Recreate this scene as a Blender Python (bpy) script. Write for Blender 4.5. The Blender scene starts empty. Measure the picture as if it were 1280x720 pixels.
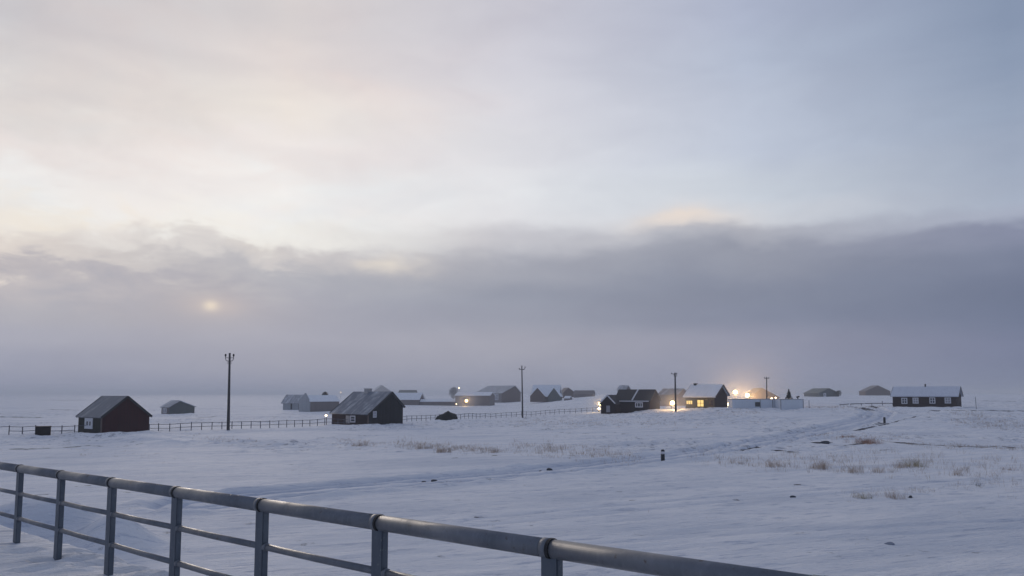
import bpy, bmesh, math, random
import numpy as np
from mathutils import Vector, Matrix
random.seed(7)
R = math.radians
S = bpy.context.scene
COL = S.collection

# ------------------------------------------------------------------ camera
CAM_Z = 4.8
F = 924.0                     # focal length in pixels of the 1280 wide photograph
PITCH = R(4.8)
SHIFT = (132.0 - F*math.tan(PITCH))/1280.0
cam_d = bpy.data.cameras.new('camera'); cam = bpy.data.objects.new('camera', cam_d); COL.objects.link(cam)
cam_d.sensor_width = 36; cam_d.lens = F*36/1280; cam_d.shift_y = SHIFT
cam_d.clip_start = 0.1; cam_d.clip_end = 20000
cam.location = (0, 0, CAM_Z); cam.rotation_euler = (R(90)+PITCH, 0, 0)
S.camera = cam

# ------------------------------------------------------------------ exposure, renderer
S.view_settings.view_transform = 'Standard'; S.view_settings.look = 'None'
S.view_settings.gamma = 1; S.view_settings.use_curve_mapping = False
S.view_settings.exposure = 0.0
S.render.engine = 'CYCLES'
S.cycles.use_denoising = True
S.cycles.max_bounces = 6; S.cycles.volume_bounces = 2; S.cycles.diffuse_bounces = 3
S.cycles.sample_clamp_indirect = 4.0
S.cycles.volume_step_rate = 2.0; S.cycles.volume_max_steps = 128

# ------------------------------------------------------------------ world: overcast dusk sky
SUN_AZ, SUN_EL = R(-22.3), R(6.3)
BG = 0.1
def lin(c):
    return tuple(((v/255)/12.92 if v <= 10.31 else (((v/255)+.055)/1.055)**2.4) for v in c)

world = bpy.data.worlds.new('World'); S.world = world; world.use_nodes = True
W = world.node_tree; W.nodes.clear()
class NT:
    def __init__(s, tree): s.t = tree
    def n(s, typ, **kw):
        x = s.t.nodes.new(typ)
        for k, v in kw.items(): setattr(x, k, v)
        return x
    def link(s, a, b): s.t.links.new(a, b)
    def put(s, sock, v):
        if isinstance(v, bpy.types.NodeSocket): s.link(v, sock)
        else: sock.default_value = v
    def math(s, op, a, b=0.0, c=0.0, clamp=False):
        x = s.n('ShaderNodeMath', operation=op, use_clamp=clamp)
        s.put(x.inputs[0], a); s.put(x.inputs[1], b); s.put(x.inputs[2], c)
        return x.outputs[0]
    def maprange(s, v, a, b, c=0.0, d=1.0, kind='SMOOTHSTEP'):
        x = s.n('ShaderNodeMapRange', interpolation_type=kind)
        s.put(x.inputs[0], v)
        for i, q in enumerate((a, b, c, d)): s.put(x.inputs[1+i], q)
        return x.outputs[0]
    def mix(s, f, a, b, mode='MIX'):
        x = s.n('ShaderNodeMix', data_type='RGBA', blend_type=mode)
        s.put(x.inputs[0], f)
        for sock, v in ((x.inputs[6], a), (x.inputs[7], b)):
            if not isinstance(v, bpy.types.NodeSocket): v = (*v[:3], 1)
            s.put(sock, v)
        return x.outputs[2]
    def noise(s, vec, scale, detail=3, rough=.55, dist=0.0):
        x = s.n('ShaderNodeTexNoise')
        s.link(vec, x.inputs['Vector']); s.put(x.inputs['Scale'], scale); s.put(x.inputs['Detail'], detail)
        s.put(x.inputs['Roughness'], rough); s.put(x.inputs['Distortion'], dist)
        return x.outputs['Fac']
    def mapping(s, vec, scale=(1, 1, 1), loc=(0, 0, 0), rot=(0, 0, 0)):
        x = s.n('ShaderNodeMapping'); s.link(vec, x.inputs[0])
        x.inputs['Scale'].default_value = scale; x.inputs['Location'].default_value = loc; x.inputs['Rotation'].default_value = rot
        return x.outputs[0]
    def ramp(s, f, stops):
        x = s.n('ShaderNodeValToRGB'); cr = x.color_ramp; cr.interpolation = 'B_SPLINE' if False else 'EASE'
        while len(cr.elements) > 1: cr.elements.remove(cr.elements[-1])
        cr.elements[0].position = stops[0][0]; cr.elements[0].color = (*stops[0][1][:3], 1)
        for p, c in stops[1:]:
            e = cr.elements.new(p); e.color = (*c[:3], 1)
        s.link(f, x.inputs[0]); return x.outputs[0]
w = NT(W)
tc = w.n('ShaderNodeTexCoord'); D = tc.outputs['Generated']
sep = w.n('ShaderNodeSeparateXYZ'); w.link(D, sep.inputs[0])
dx, dy, dz = sep.outputs
az = w.math('ARCTAN2', dx, dy); el = w.math('ARCSINE', dz)
# wisps and lumps of the cloud bank: uneven lift of every layer
st = w.mapping(D, scale=(1, 1, 2.6))
n1 = w.noise(st, 5.5, 4, .55, .3)
n2 = w.noise(st, 13, 5, .62, .5)
leftness = w.maprange(az, R(-4), R(-26))
amp = w.math('MULTIPLY_ADD', leftness, .062, .022)
bump_zone = w.math('MULTIPLY', w.maprange(el, R(3), R(8)), w.maprange(el, R(26), R(16)))
off = w.math('ADD', w.math('SUBTRACT', n1, .5), w.math('MULTIPLY', w.math('SUBTRACT', n2, .5), .75))
off = w.math('MULTIPLY', w.math('MULTIPLY', off, amp), bump_zone)
# a broad hump of cloud rising ahead
hd = w.math('DIVIDE', w.math('SUBTRACT', az, R(13.2)), R(3.7))
hump = w.math('MULTIPLY', w.math('EXPONENT', w.math('MULTIPLY', w.math('MULTIPLY', hd, hd), -1)), .0200)
hump = w.math('MULTIPLY', hump, w.math('MULTIPLY', w.maprange(el, R(6), R(11)), w.maprange(el, R(19), R(14.5))))
el2 = w.math('SUBTRACT', w.math('ADD', el, w.math('MULTIPLY', off, 1.6)), hump)
ELMAX = R(31)
t = w.math('DIVIDE', el2, ELMAX, clamp=True)
cols = {
 0:   [(0,(203,202,206)),(60,(212,210,211)),(120,(222,219,217)),(180,(231,226,224)),(240,(238,238,237)),(290,(237,232,226)),(324,(224,215,208)),(348,(194,188,190)),(383,(179,177,184)),(420,(172,172,184)),(450,(160,162,178)),(490,(147,151,171))],
 350: [(0,(214,208,208)),(60,(226,217,214)),(120,(235,227,220)),(180,(238,231,228)),(240,(240,240,239)),(292,(241,238,232)),(318,(208,203,202)),(346,(180,180,187)),(383,(170,170,181)),(420,(171,171,183)),(450,(165,165,178)),(490,(150,153,171))],
 640: [(0,(200,199,209)),(60,(208,207,216)),(120,(216,215,222)),(180,(222,222,227)),(240,(226,228,232)),(270,(224,225,229)),(298,(200,200,206)),(336,(164,166,177)),(372,(152,156,170)),(396,(154,157,171)),(430,(166,166,178)),(490,(151,154,171))],
 940: [(0,(174,182,203)),(60,(180,189,208)),(120,(188,196,213)),(180,(192,200,216)),(240,(202,209,219)),(274,(206,209,216)),(292,(174,176,186)),(318,(150,154,168)),(370,(133,139,157)),(396,(134,140,159)),(425,(148,150,168)),(490,(142,146,167))],
 1280:[(0,(135,149,174)),(60,(142,156,180)),(120,(151,164,186)),(180,(160,171,191)),(240,(168,178,196)),(264,(167,174,192)),(282,(137,143,165)),(322,(123,131,153)),(370,(112,121,144)),(400,(113,122,146)),(432,(120,127,152)),(490,(121,129,153))],
}
def ramp_for(px):
    a = math.atan((px-640)/F); out = []
    for py, c in reversed(cols[px]):
        e = max(0.0, math.atan((492-py)*math.cos(a)/F))/ELMAX
        out.append((e, tuple(v/BG for v in lin(c))))
    return w.ramp(t, out), a
keys = sorted(cols); prev, pa = ramp_for(keys[0])
for k in keys[1:]:
    cur, ca = ramp_for(k)
    prev = w.mix(w.maprange(az, pa, ca, kind='LINEAR'), prev, cur); pa = ca
pat = prev
# faint pink and cream veils in the high cloud
veil = w.noise(w.mapping(D, scale=(1, 1, 2.2), loc=(3, 1, 0)), 4.2, 3, .5, .6)
vmask = w.math('MULTIPLY', w.maprange(veil, .42, .66), w.math('MULTIPLY', w.maprange(az, R(8), R(-12)), w.maprange(el, R(9), R(13))))
pat = w.mix(w.math('MULTIPLY', vmask, .7), pat, (1.02, .965, .945), 'MULTIPLY')
veil2 = w.noise(w.mapping(D, scale=(1, 1, 3.0), loc=(9, 4, 2)), 7, 4, .55, .5)
brk = w.noise(w.mapping(D, scale=(1, 1, 2.2), loc=(5, 2, 7)), 7, 3, .5, .2)
bz = w.math('EXPONENT', w.math('MULTIPLY', w.math('POWER', w.math('DIVIDE', w.math('SUBTRACT', el2, R(10.7)), R(1.15)), 2), -1))
bz = w.math('MULTIPLY', w.math('MULTIPLY', bz, w.maprange(brk, .44, .70)), w.maprange(az, R(-2), R(-12)))
pat = w.mix(w.math('MULTIPLY', bz, .65), pat, tuple(v/BG for v in lin((244, 232, 214))))
pat = w.mix(1.0, pat, w.ramp(veil2, [(.2, (.955, .955, .965)), (.8, (1.045, 1.045, 1.04))]), 'MULTIPLY')
# cream rim on the hump
rim = w.math('MULTIPLY', w.math('EXPONENT', w.math('MULTIPLY', w.math('MULTIPLY', hd, hd), -1.1)),
             w.math('EXPONENT', w.math('MULTIPLY', w.math('POWER', w.math('DIVIDE', w.math('SUBTRACT', el2, R(12.55)), R(.6)), 2), -1)))
pat = w.mix(w.math('MULTIPLY', rim, .75), pat, tuple(v/BG for v in lin((238, 223, 210))))
# the sun showing weakly through the bank
sv = w.n('ShaderNodeVectorMath', operation='SUBTRACT'); w.link(D, sv.inputs[0])
sd = Vector((math.sin(SUN_AZ)*math.cos(SUN_EL), math.cos(SUN_AZ)*math.cos(SUN_EL), math.sin(SUN_EL)))
sv.inputs[1].default_value = sd
ss = w.n('ShaderNodeSeparateXYZ'); w.link(sv.outputs[0], ss.inputs[0])
sx = w.math('DIVIDE', w.math('SUBTRACT', az, SUN_AZ), 1.0); sy = w.math('SUBTRACT', el, SUN_EL)
def gauss(wx, wy, ox=0.0):
    a = w.math('DIVIDE', w.math('SUBTRACT', sx, ox), wx); b = w.math('DIVIDE', sy, wy)
    return w.math('EXPONENT', w.math('MULTIPLY', w.math('ADD', w.math('MULTIPLY', a, a), w.math('MULTIPLY', b, b)), -1))
for (gx, gy, ox, c, k) in ((.0085, .0062, 0, (255, 242, 216), .95), (.034, .013, .004, (224, 206, 194), .42), (.11, .035, 0, (206, 192, 186), .25)):
    g = w.math('MULTIPLY', gauss(gx, gy, ox), k)
    pat = w.mix(g, pat, tuple(v/BG for v in lin(c)))
# sky overhead and behind the camera: plain blue-grey dusk
sky = w.n('ShaderNodeTexSky', sky_type='NISHITA'); sky.sun_disc = False
sky.sun_elevation = SUN_EL; sky.sun_rotation = SUN_AZ
sky.air_density = 1.0; sky.dust_density = 1.0; sky.ozone_density = 1.5
REAR = (146, 157, 188)
rear = w.mix(.35, tuple(v/BG for v in lin(REAR)), sky.outputs[0])
pat = w.mix(w.maprange(dy, .62, .0), pat, rear)
bgn = w.n('ShaderNodeBackground'); w.link(pat, bgn.inputs[0]); bgn.inputs[1].default_value = BG
wo = w.n('ShaderNodeOutputWorld'); w.link(bgn.outputs[0], wo.inputs[0])

# ------------------------------------------------------------------ sun, veiled by cloud
sl = bpy.data.lights.new('sun', 'SUN'); sl.energy = 0.6; sl.angle = R(14); sl.color = (1, .86, .72)
so = bpy.data.objects.new('sun', sl); COL.objects.link(so)
so.rotation_euler = (-sd).to_track_quat('-Z', 'Y').to_euler()

# ------------------------------------------------------------------ picture point -> point in the place
CP, SP = math.cos(PITCH), math.sin(PITCH)
def ray(px, py):
    u = (px-640)/F; v = (360-py)/F + SHIFT*1280/F
    return np.array([u, CP - v*SP, SP + v*CP])
def smooth(t):
    t = np.clip(t, 0, 1); return t*t*(3-2*t)
def rise(x, y):
    side = smooth((x+5)/45.0)
    return (2.2*smooth((y-60)/80.0) + 1.5*smooth((y-150)/200.0))*side
def at_depth(px, py, Y):
    r = ray(px, py); k = Y/r[1]; return np.array([r[0]*k, Y, CAM_Z + r[2]*k])
def ground_at(px, py):
    r = ray(px, py); r = r/r[1]
    y = 6.0
    while y < 6000:
        if CAM_Z + r[2]*y <= rise(r[0]*y, y): break
        y += 0.1 if y < 60 else .3
    return np.array([r[0]*y, y, float(rise(r[0]*y, y))])

# ------------------------------------------------------------------ noise for the ground
def vnoise(x, y, seed):
    xi = np.floor(x).astype(np.int64); yi = np.floor(y).astype(np.int64)
    fx = x-xi; fy = y-yi
    fx = fx*fx*fx*(fx*(fx*6-15)+10); fy = fy*fy*fy*(fy*(fy*6-15)+10)
    def h(a, b):
        n = (a*374761393 + b*668265263 + seed*1442695041) & 0xffffffff
        n = ((n ^ (n >> 13))*1274126177) & 0xffffffff
        n = ((n ^ (n >> 16))*2246822519) & 0xffffffff
        return ((n ^ (n >> 15)) & 0xffffff)/float(0xffffff)
    a = h(xi, yi); b = h(xi+1, yi); c = h(xi, yi+1); d = h(xi+1, yi+1)
    return (a+(b-a)*fx)*(1-fy) + (c+(d-c)*fx)*fy
def fbm(x, y, seed, oct=4, g=.5):
    s = 0; a = 1; tot = 0
    for i in range(oct):
        s = s + a*(vnoise(x, y, seed+i*17)-.5); tot += a
        x = x*2.03+11.3; y = y*2.03-7.1; a *= g
    return s/tot*2

# ------------------------------------------------------------------ railing line (needed by the bank it stands on)
def rail_x(n): return (25.7+43.84*n)/(1-.0969*n)
D0 = 9.9
def rail_depth(n):
    return D0*478.0/(rail_x(n)+452.3)
PA = at_depth(rail_x(0)-4.5, 679.0, D0)
TOPZ = at_depth(25.7, 586, D0)[2]
P6 = at_depth(690, 686, rail_depth(6)); PT0 = at_depth(25.7, 586, D0)
RU = P6-PT0; n_len = np.linalg.norm(RU[:2]); RU = RU/n_len         # per metre along the plan
RN = np.array([-RU[1], RU[0]])                                      # towards the field
if RN[1] < 0: RN = -RN
POST_H = PT0[2]-PA[2]
def bank_plane(x, y):
    s = (x-PT0[0])*RU[0] + (y-PT0[1])*RU[1]
    s = np.clip(s, -60, 60)
    return PA[2] + RU[2]*s
def side_dist(x, y): return (x-PT0[0])*RN[0] + (y-PT0[1])*RN[1]

# ------------------------------------------------------------------ tracks, bare streaks and painted furrow shadows
def poly(pts): return [ground_at(*p)[:2] for p in pts]
def dist_poly(x, y, pts, pad=0):
    best = np.full(x.shape, 1e9)
    P = np.array(pts); lo = P.min(0)-12; hi = P.max(0)+12
    m = (x > lo[0]) & (x < hi[0]) & (y > lo[1]) & (y < hi[1])
    xm, ym = x[m], y[m]; bm_ = np.full(xm.shape, 1e9)
    for a, b in zip(P[:-1], P[1:]):
        d = b-a; L = d@d
        tt = np.clip(((xm-a[0])*d[0]+(ym-a[1])*d[1])/L, 0, 1)
        q = np.hypot(xm-a[0]-tt*d[0], ym-a[1]-tt*d[1])
        bm_ = np.minimum(bm_, q)
    best[m] = bm_; return best
TRACK = poly([(250, 628), (330, 617), (430, 608), (520, 601), (640, 591), (740, 582), (828, 571), (900, 562), (960, 551), (1010, 541), (1055, 531), (1090, 523), (1098, 516), (1085, 511), (1060, 508.5)])
TRACK_B = poly([(600, 652), (760, 637), (920, 622), (1100, 611), (1290, 600)])
TRACK_C = poly([(700, 690), (860, 677), (1000, 668), (1290, 655)])
DIRT_SHADE = [(poly([(96, 608), (118, 607)]), .1, .6), (poly([(352, 581), (366, 580.5)]), .16, .8), (poly([(425, 590), (442, 589.5)]), .12, .5), (poly([(595, 646), (610, 645)]), .08, .5), (poly([(690, 626), (704, 625.5)]), .08, .6), (poly([(650, 658), (672, 656)]), .06, .6), (poly([(788, 626), (803, 625.4)]), .1, .9), (poly([(990, 606), (1004, 607)]), .12, .8), (poly([(968, 563.5), (990, 566)]), .35, .9), (poly([(900, 590), (940, 592)]), .15, .6), (poly([(1085, 563.5), (1130, 564)]), .3, .55),
        (poly([(1068, 538), (1090, 533.5), (1110, 529), (1146, 520.5)]), .26, .85),
        (poly([(1075, 534), (1092, 531), (1108, 527.5)]), .22, .85),
        (poly([(1105, 552.5), (1150, 556), (1200, 558.5), (1290, 560)]), .6, .8),
        (poly([(1170, 513.4), (1225, 513.0), (1290, 513.3)]), 1.2, .9),
        (poly([(0, 560), (60, 559), (108, 556.5)]), .5, .85),
        (poly([(108, 556.5), (150, 557.5), (178, 555)]), .3, .6),
        (poly([(640, 553.5), (760, 558)]), .4, .6),
        (poly([(1068, 509), (1092, 513)]), .7, .9), (poly([(1078, 508), (1097, 510.5)]), .7, .9),
        (poly([(928, 561.5), (955, 558)]), .5, 1.0), (poly([(1020, 554), (1036, 554)]), .45, 1.2),
        (poly([(1042, 558), (1078, 555)]), .4, .9), (poly([(540, 602), (570, 598)]), .15, .6),
        (poly([(-5, 521.5), (48, 522)]), 2.2, .75), (poly([(60, 511.5), (100, 512.5)]), 3, .6), (poly([(240, 523.5), (270, 521)]), 1.5, .5), (poly([(60, 500), (110, 500.5)]), 9, .7),  # weak far streaks: bare earth, with long furrow shadows painted in
        (poly([(690, 541), (745, 543)]), .5, .6), (poly([(780, 543), (800, 543)]), .4, .8), (poly([(1230, 501), (1275, 501.5)]), 5, .6)]
EDGE = poly([(-40, 549.5), (97, 548), (200, 545), (300, 540.5), (420, 537), (510, 532.5), (600, 527), (700, 520), (760, 517), (860, 515), (1000, 515)])

FEET = []
for px_, py_ in ((105, 689), (122, 693), (150, 696), (170, 703), (188, 712), (158, 714), (122, 706), (92, 702), (60, 700), (30, 690), (205, 719), (45, 712)):
    r_ = ray(px_, py_); n_ = np.array([-RU[2]*RU[0], -RU[2]*RU[1], 1.0]); k_ = (np.array([PT0[0], PT0[1], PA[2]])-np.array([0, 0, CAM_Z]))@n_/(r_@n_)
    FEET.append((r_[0]*k_, r_[1]*k_))
BERM = []
for px_, py_, r0, h0 in ((100, 544.5, 1.6, .22), (120, 545, 1.8, .16), (140, 545, 1.5, .24), (158, 544.5, 2.0, .15), (178, 543.5, 1.7, .26), (188, 542.5, 1.6, .2),
                         (418, 533, 1.8, .25), (440, 533.2, 1.5, .14), (458, 533.2, 1.6, .28), (475, 533, 1.9, .18), (492, 532, 1.6, .25), (506, 531, 1.8, .2),
                         (546, 527, 1.5, .2), (572, 526.5, 1.6, .25), (760, 514.8, 2, .25), (785, 514.6, 2.2, .2), (806, 514.8, 2.4, .3), (826, 513.8, 2, .2),
                         (862, 511.8, 2.2, .2), (893, 512, 2.4, .3), (911, 511.2, 2, .25), (922, 512.3, 2, .22), (958, 512.3, 2.4, .28), (1002, 513, 2, .25),
                         (1118, 511, 2.2, .25), (1140, 511, 2.4, .16), (1165, 511, 2, .28), (1197, 511, 2.4, .3), (204, 518.6, 2.5, .25), (240, 518.6, 3, .3), (52, 546.5, 1.3, .15)):
    g_ = ground_at(px_, py_); BERM.append((g_[0], g_[1], r0, h0))
def height(x, y, want_attr=False):
    base = rise(x, y)
    far = np.clip((y-15)/60, 0, 1)
    z = base + .24*fbm(x/38, y/30, 3, 2) * np.clip(y/60, .25, 1) * np.clip((600-y)/300, 0, 1)
    # wind drifts, long in one direction
    xr = x*.94+y*.34; yr = -x*.34+y*.94
    dr = fbm(xr/7.5, yr/2.2, 11, 4, .5); rd = .3-np.abs(fbm(xr/6.0, yr/1.25, 31, 4, .5)); dr = .45*dr+.95*rd
    calm = .25+.75*np.clip(dist_poly(x, y, TRACK)/6, 0, 1)
    z = z + .070*dr*(.75+.35*np.clip((y-55)/25, 0, 1)+.25*np.clip((24-y)/8, 0, 1))*calm
    cr_ = fbm(xr/11, yr/3.0, 211, 3); z = z + .045*np.clip((y-50)/20, .25, 1)*calm*(smooth((cr_-.02)/.04)-.5)*smooth((fbm(x/30, y/22, 223, 2)+.05)/.3)*np.clip((y-16)/10, 0, 1)
    rip = .3-np.abs(fbm(xr/3.4, yr/.55, 23, 3, .5))
    z = z + .034*rip*np.clip((60-y)/25, 0, 1)
    # lumpy trampled ground in patches
    lump = smooth((fbm(x/16, y/13, 51, 3)+.10)/.30)
    belt = np.exp(-((y-(118+.25*x))/26)**2)*smooth((x+8)/20.)
    lump = np.maximum(lump*.8, belt*smooth((fbm(x/9, y/11, 57, 2)+.35)/.4))
    knob = np.exp(-(((x-22.5-.0*y)/9)**2+((y-68)/9)**2))
    lump = np.maximum(lump*np.clip((y-56)/12, 0, 1), knob*.9)
    z = z + lump*.20*fbm(x/.9, y/.9, 61, 2)*np.clip((330-y)/60, 0, 1)
    # road edge along the rail fence: shallow dip
    de = dist_poly(x, y, EDGE)
    z = z - .20*np.exp(-(de/1.7)**2)
    # wheel tracks
    dt = dist_poly(x, y, TRACK); wob = .25*fbm(x/3, y/3, 77, 2)
    tr = np.zeros_like(x)
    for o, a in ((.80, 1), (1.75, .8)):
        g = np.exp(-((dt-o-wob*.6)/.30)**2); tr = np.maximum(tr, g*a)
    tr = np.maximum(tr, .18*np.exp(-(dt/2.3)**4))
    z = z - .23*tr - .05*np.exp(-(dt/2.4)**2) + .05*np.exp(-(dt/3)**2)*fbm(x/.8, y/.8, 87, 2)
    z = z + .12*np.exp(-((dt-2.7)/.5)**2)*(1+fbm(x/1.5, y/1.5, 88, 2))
    for Pn, a in ((TRACK_B, .05), (TRACK_C, .04)):
        d2 = dist_poly(x, y, Pn); g = np.exp(-((d2-.7)/.22)**2)
        z = z - a*g; tr = np.maximum(tr, g*.25)
    # ploughed heaps below the railing
    for cx, cy, rx, ry, h in ((-15.4, 25.2, 1.9, 1.35, 1.25), (-16.8, 24.4, 1.3, 1.1, .5), (-12.6, 23.9, 1.05, .85, .95), (-18.8, 24.6, 1.8, 1.8, .55), (-38.5, 78, 3.2, 5, .55), (-33.5, 73, 1.6, 3, .3)):
        q = ((x-cx)/rx)**2 + ((y-cy)/ry)**2
        m = np.exp(-(q+.02)**1.05)
        z = z + h*m*(1+.16*fbm(x/.8, y/.8, 91, 3))
    m = np.exp(-(((x+26.5)/7.5)**2+((y-74)/5)**2)); z = z + m*(.22*fbm(x/1.1, y/1.1, 101, 3)+.1)
    for bx0, by0, br, bh in BERM:                                  # snow blown against the walls
        m = (np.abs(x-bx0) < 4*br) & (np.abs(y-by0) < 4*br)
        z[m] = z[m] + bh*np.exp(-(((x[m]-bx0)/br)**2+((y[m]-by0)/(br*.8))**2))
    # the bank the railing stands on
    s = side_dist(x, y)
    edge = .42 + .14*fbm(x/1.3, y/1.3, 131, 2)
    top = bank_plane(x, y) + .020*fbm(x/.8, y/.8, 121, 3) + .022*(.3-np.abs(fbm(xr/1.6, yr/.28, 125, 3)))
    for k, (fx, fy) in enumerate(FEET):                            # old footprints, half filled
        rs = random.Random(k*31+5); an = rs.uniform(-.5, .5); ca, sa = math.cos(an), math.sin(an)
        u = ((x-fx)*ca+(y-fy)*sa)/.17; v = (-(x-fx)*sa+(y-fy)*ca)/.11
        q = u*u+v*v
        top = top - .085*np.exp(-q**1.5) + .02*np.exp(-((np.sqrt(q)-1.6)/.5)**2)
    drop = np.clip(s-edge, 0, None)
    bank = top - .62*drop - .25*smooth(drop/1.2)*.5
    k = 18.0
    dlt = np.clip((bank-z)*6, -30, 30)
    zz = np.where(s < edge-.2, top, z + np.log1p(np.exp(dlt))/6)
    zz = np.where(s < edge, top, np.where(s < edge+.25, np.minimum(zz, top), zz))
    if not want_attr: return zz
    dirt_shade = np.zeros_like(x)
    for Pn, wd, a in DIRT_SHADE:
        d3 = dist_poly(x, y, Pn); dirt_shade = np.maximum(dirt_shade, a*np.exp(-(d3/wd)**2))
    scour = smooth((fbm(xr/12, yr/3.5, 151, 4)-.05)/.5)
    return zz, tr, dirt_shade, scour*np.clip((y-14)/10, 0, 1), lump

def hz(x, y): return float(height(np.array([float(x)]), np.array([float(y)]))[0])

# ------------------------------------------------------------------ materials
MATS = {}
def newmat(name):
    m = bpy.data.materials.new(name); m.use_nodes = True
    m.node_tree.nodes.clear(); k = NT(m.node_tree)
    out = k.n('ShaderNodeOutputMaterial'); MATS[name] = m
    return m, k, out
def bsdf(k, out, col, rough=.6, metal=0.0, spec=.5, bump=None, bstr=.3, bdist=.02):
    b = k.n('ShaderNodeBsdfPrincipled')
    if not isinstance(col, bpy.types.NodeSocket): col = (*col[:3], 1)
    k.put(b.inputs['Base Color'], col)
    k.put(b.inputs['Roughness'], rough); b.inputs['Metallic'].default_value = metal
    b.inputs['Specular IOR Level'].default_value = spec
    if bump is not None:
        bn = k.n('ShaderNodeBump'); bn.inputs['Strength'].default_value = bstr; bn.inputs['Distance'].default_value = bdist
        k.link(bump, bn.inputs['Height']); k.link(bn.outputs[0], b.inputs['Normal'])
    k.link(b.outputs[0], out.inputs[0]); return b
def plain(name, col, rough=.6, metal=0.0, var=.25, scale=3.0, spec=.4):
    m, k, out = newmat(name)
    tc = k.n('ShaderNodeTexCoord'); n = k.noise(tc.outputs['Object'], scale, 5, .6)
    c = k.mix(n, tuple(v*(1-var) for v in col), tuple(min(1, v*(1+var)) for v in col))
    bsdf(k, out, c, rough, metal, spec, n, .2); return m
def boards(name, col, var=.3, rough=.75, pitch=.16, horizontal=False, stain=None):
    m, k, out = newmat(name)
    tc = k.n('ShaderNodeTexCoord'); sp = k.n('ShaderNodeSeparateXYZ'); k.link(tc.outputs['Object'], sp.inputs[0])
    if horizontal: u = sp.outputs[2]
    else: u = k.math('ADD', sp.outputs[0], sp.outputs[1])
    q = k.math('DIVIDE', u, pitch); cell = k.math('FLOOR', q); fr = k.math('FRACT', q)
    wn = k.n('ShaderNodeTexWhiteNoise', noise_dimensions='1D'); k.link(cell, wn.inputs['W'])
    gr = k.noise(k.mapping(tc.outputs['Object'], scale=(1, 1, .15) if not horizontal else (.15, .15, 1)), 9, 4, .6)
    f = k.math('ADD', k.math('MULTIPLY', wn.outputs[0], .55), k.math('MULTIPLY', gr, .45))
    c = k.mix(f, tuple(v*(1-var) for v in col), tuple(v*(1+var) for v in col))
    if stain: 
        big = k.noise(tc.outputs['Object'], .5, 3, .5); c = k.mix(k.maprange(big, .45, .7), c, stain)
    gap = k.maprange(k.math('ABSOLUTE', k.math('SUBTRACT', fr, .5)), .40, .49, 1, 0)
    bsdf(k, out, c, rough, 0, .12, gap, .8, .03); return m
def roofmat(name, under, cover, snow=(.80, .83, .88), scale=1.0, seam=.45, under2=None):
    """dark sheet roof with wind-thinned snow; cover 0..1 = how much is snow"""
    m, k, out = newmat(name)
    tc = k.n('ShaderNodeTexCoord'); sp = k.n('ShaderNodeSeparateXYZ'); k.link(tc.outputs['Object'], sp.inputs[0])
    n = k.noise(k.mapping(tc.outputs['Object'], scale=(.22, 1.3, .22)), 1.3*scale, 6, .6, .5)
    n2 = k.noise(tc.outputs['Object'], 1.1, 5, .6)
    v = k.math('ADD', k.math('MULTIPLY', n, .65), k.math('MULTIPLY', n2, .35))
    f = k.maprange(v, .66-cover*.5, 1.02-cover*.35)
    fr = k.math('FRACT', k.math('DIVIDE', sp.outputs[1], seam))
    rib = k.maprange(k.math('ABSOLUTE', k.math('SUBTRACT', fr, .5)), .40, .5)
    f = k.math('MULTIPLY', f, k.math('SUBTRACT', 1, k.math('MULTIPLY', rib, .35 if cover < .8 else .08)))
    c = k.mix(f, under, snow)
    bsdf(k, out, c, .65, 0, .4, k.math('ADD', rib, v), .4, .03); return m
def emis(name, col, strength):
    m, k, out = newmat(name)
    e = k.n('ShaderNodeEmission'); e.inputs[0].default_value = (*col, 1); e.inputs[1].default_value = strength
    k.link(e.outputs[0], out.inputs[0]); return m

# snow on the ground
m, k, out = newmat('snow_ground')
tc = k.n('ShaderNodeTexCoord'); O = tc.outputs['Object']
rotm = k.mapping(O, rot=(0, 0, R(-20)))
str1 = k.noise(k.mapping(rotm, scale=(.16, .62, 1)), 1.0, 6, .62, .3)
str2 = k.noise(k.mapping(rotm, scale=(1.1, 4.5, 1)), 1.0, 5, .6, .2)
fine = k.noise(O, 14, 4, .6)
spk = k.noise(k.mapping(O, scale=(1.0, .55, 1)), 1.15, 7, .78)
def attr(nm):
    a = k.n('ShaderNodeAttribute', attribute_name=nm); return a.outputs['Fac']
c = k.mix(k.maprange(str1, .35, .68), (.88, .88, .90), (.75, .775, .83))
c = k.mix(k.math('MULTIPLY', attr('scour'), .45), c, (.55, .60, .69))
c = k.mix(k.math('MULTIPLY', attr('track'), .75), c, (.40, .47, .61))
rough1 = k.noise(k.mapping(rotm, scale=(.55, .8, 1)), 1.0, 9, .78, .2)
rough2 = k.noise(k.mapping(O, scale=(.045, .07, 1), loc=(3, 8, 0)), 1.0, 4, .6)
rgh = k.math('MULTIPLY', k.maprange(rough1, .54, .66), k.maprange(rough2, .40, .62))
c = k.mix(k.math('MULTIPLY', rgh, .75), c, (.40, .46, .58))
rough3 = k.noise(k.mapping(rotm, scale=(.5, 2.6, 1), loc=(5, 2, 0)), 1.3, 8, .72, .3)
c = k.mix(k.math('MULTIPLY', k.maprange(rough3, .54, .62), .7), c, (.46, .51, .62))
dn = k.maprange(spk, .545, .60)
grit = k.math('MULTIPLY', k.maprange(attr('lump'), .15, .7), dn)
c = k.mix(k.math('MULTIPLY', grit, .62), c, (.20, .21, .25))
dm = k.maprange(k.math('ADD', attr('dirt_shade'), k.math('MULTIPLY', k.math('SUBTRACT', k.noise(O, .55, 6, .7), .5), 3.2)), .42, .75)
c = k.mix(dm, c, (.035, .034, .042))
ridge2 = k.math('SUBTRACT', .25, k.math('ABSOLUTE', k.math('SUBTRACT', str2, .5)))
hgt = k.math('ADD', k.math('MULTIPLY', rough1, .9), k.math('MULTIPLY', ridge2, 1.5))
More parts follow.
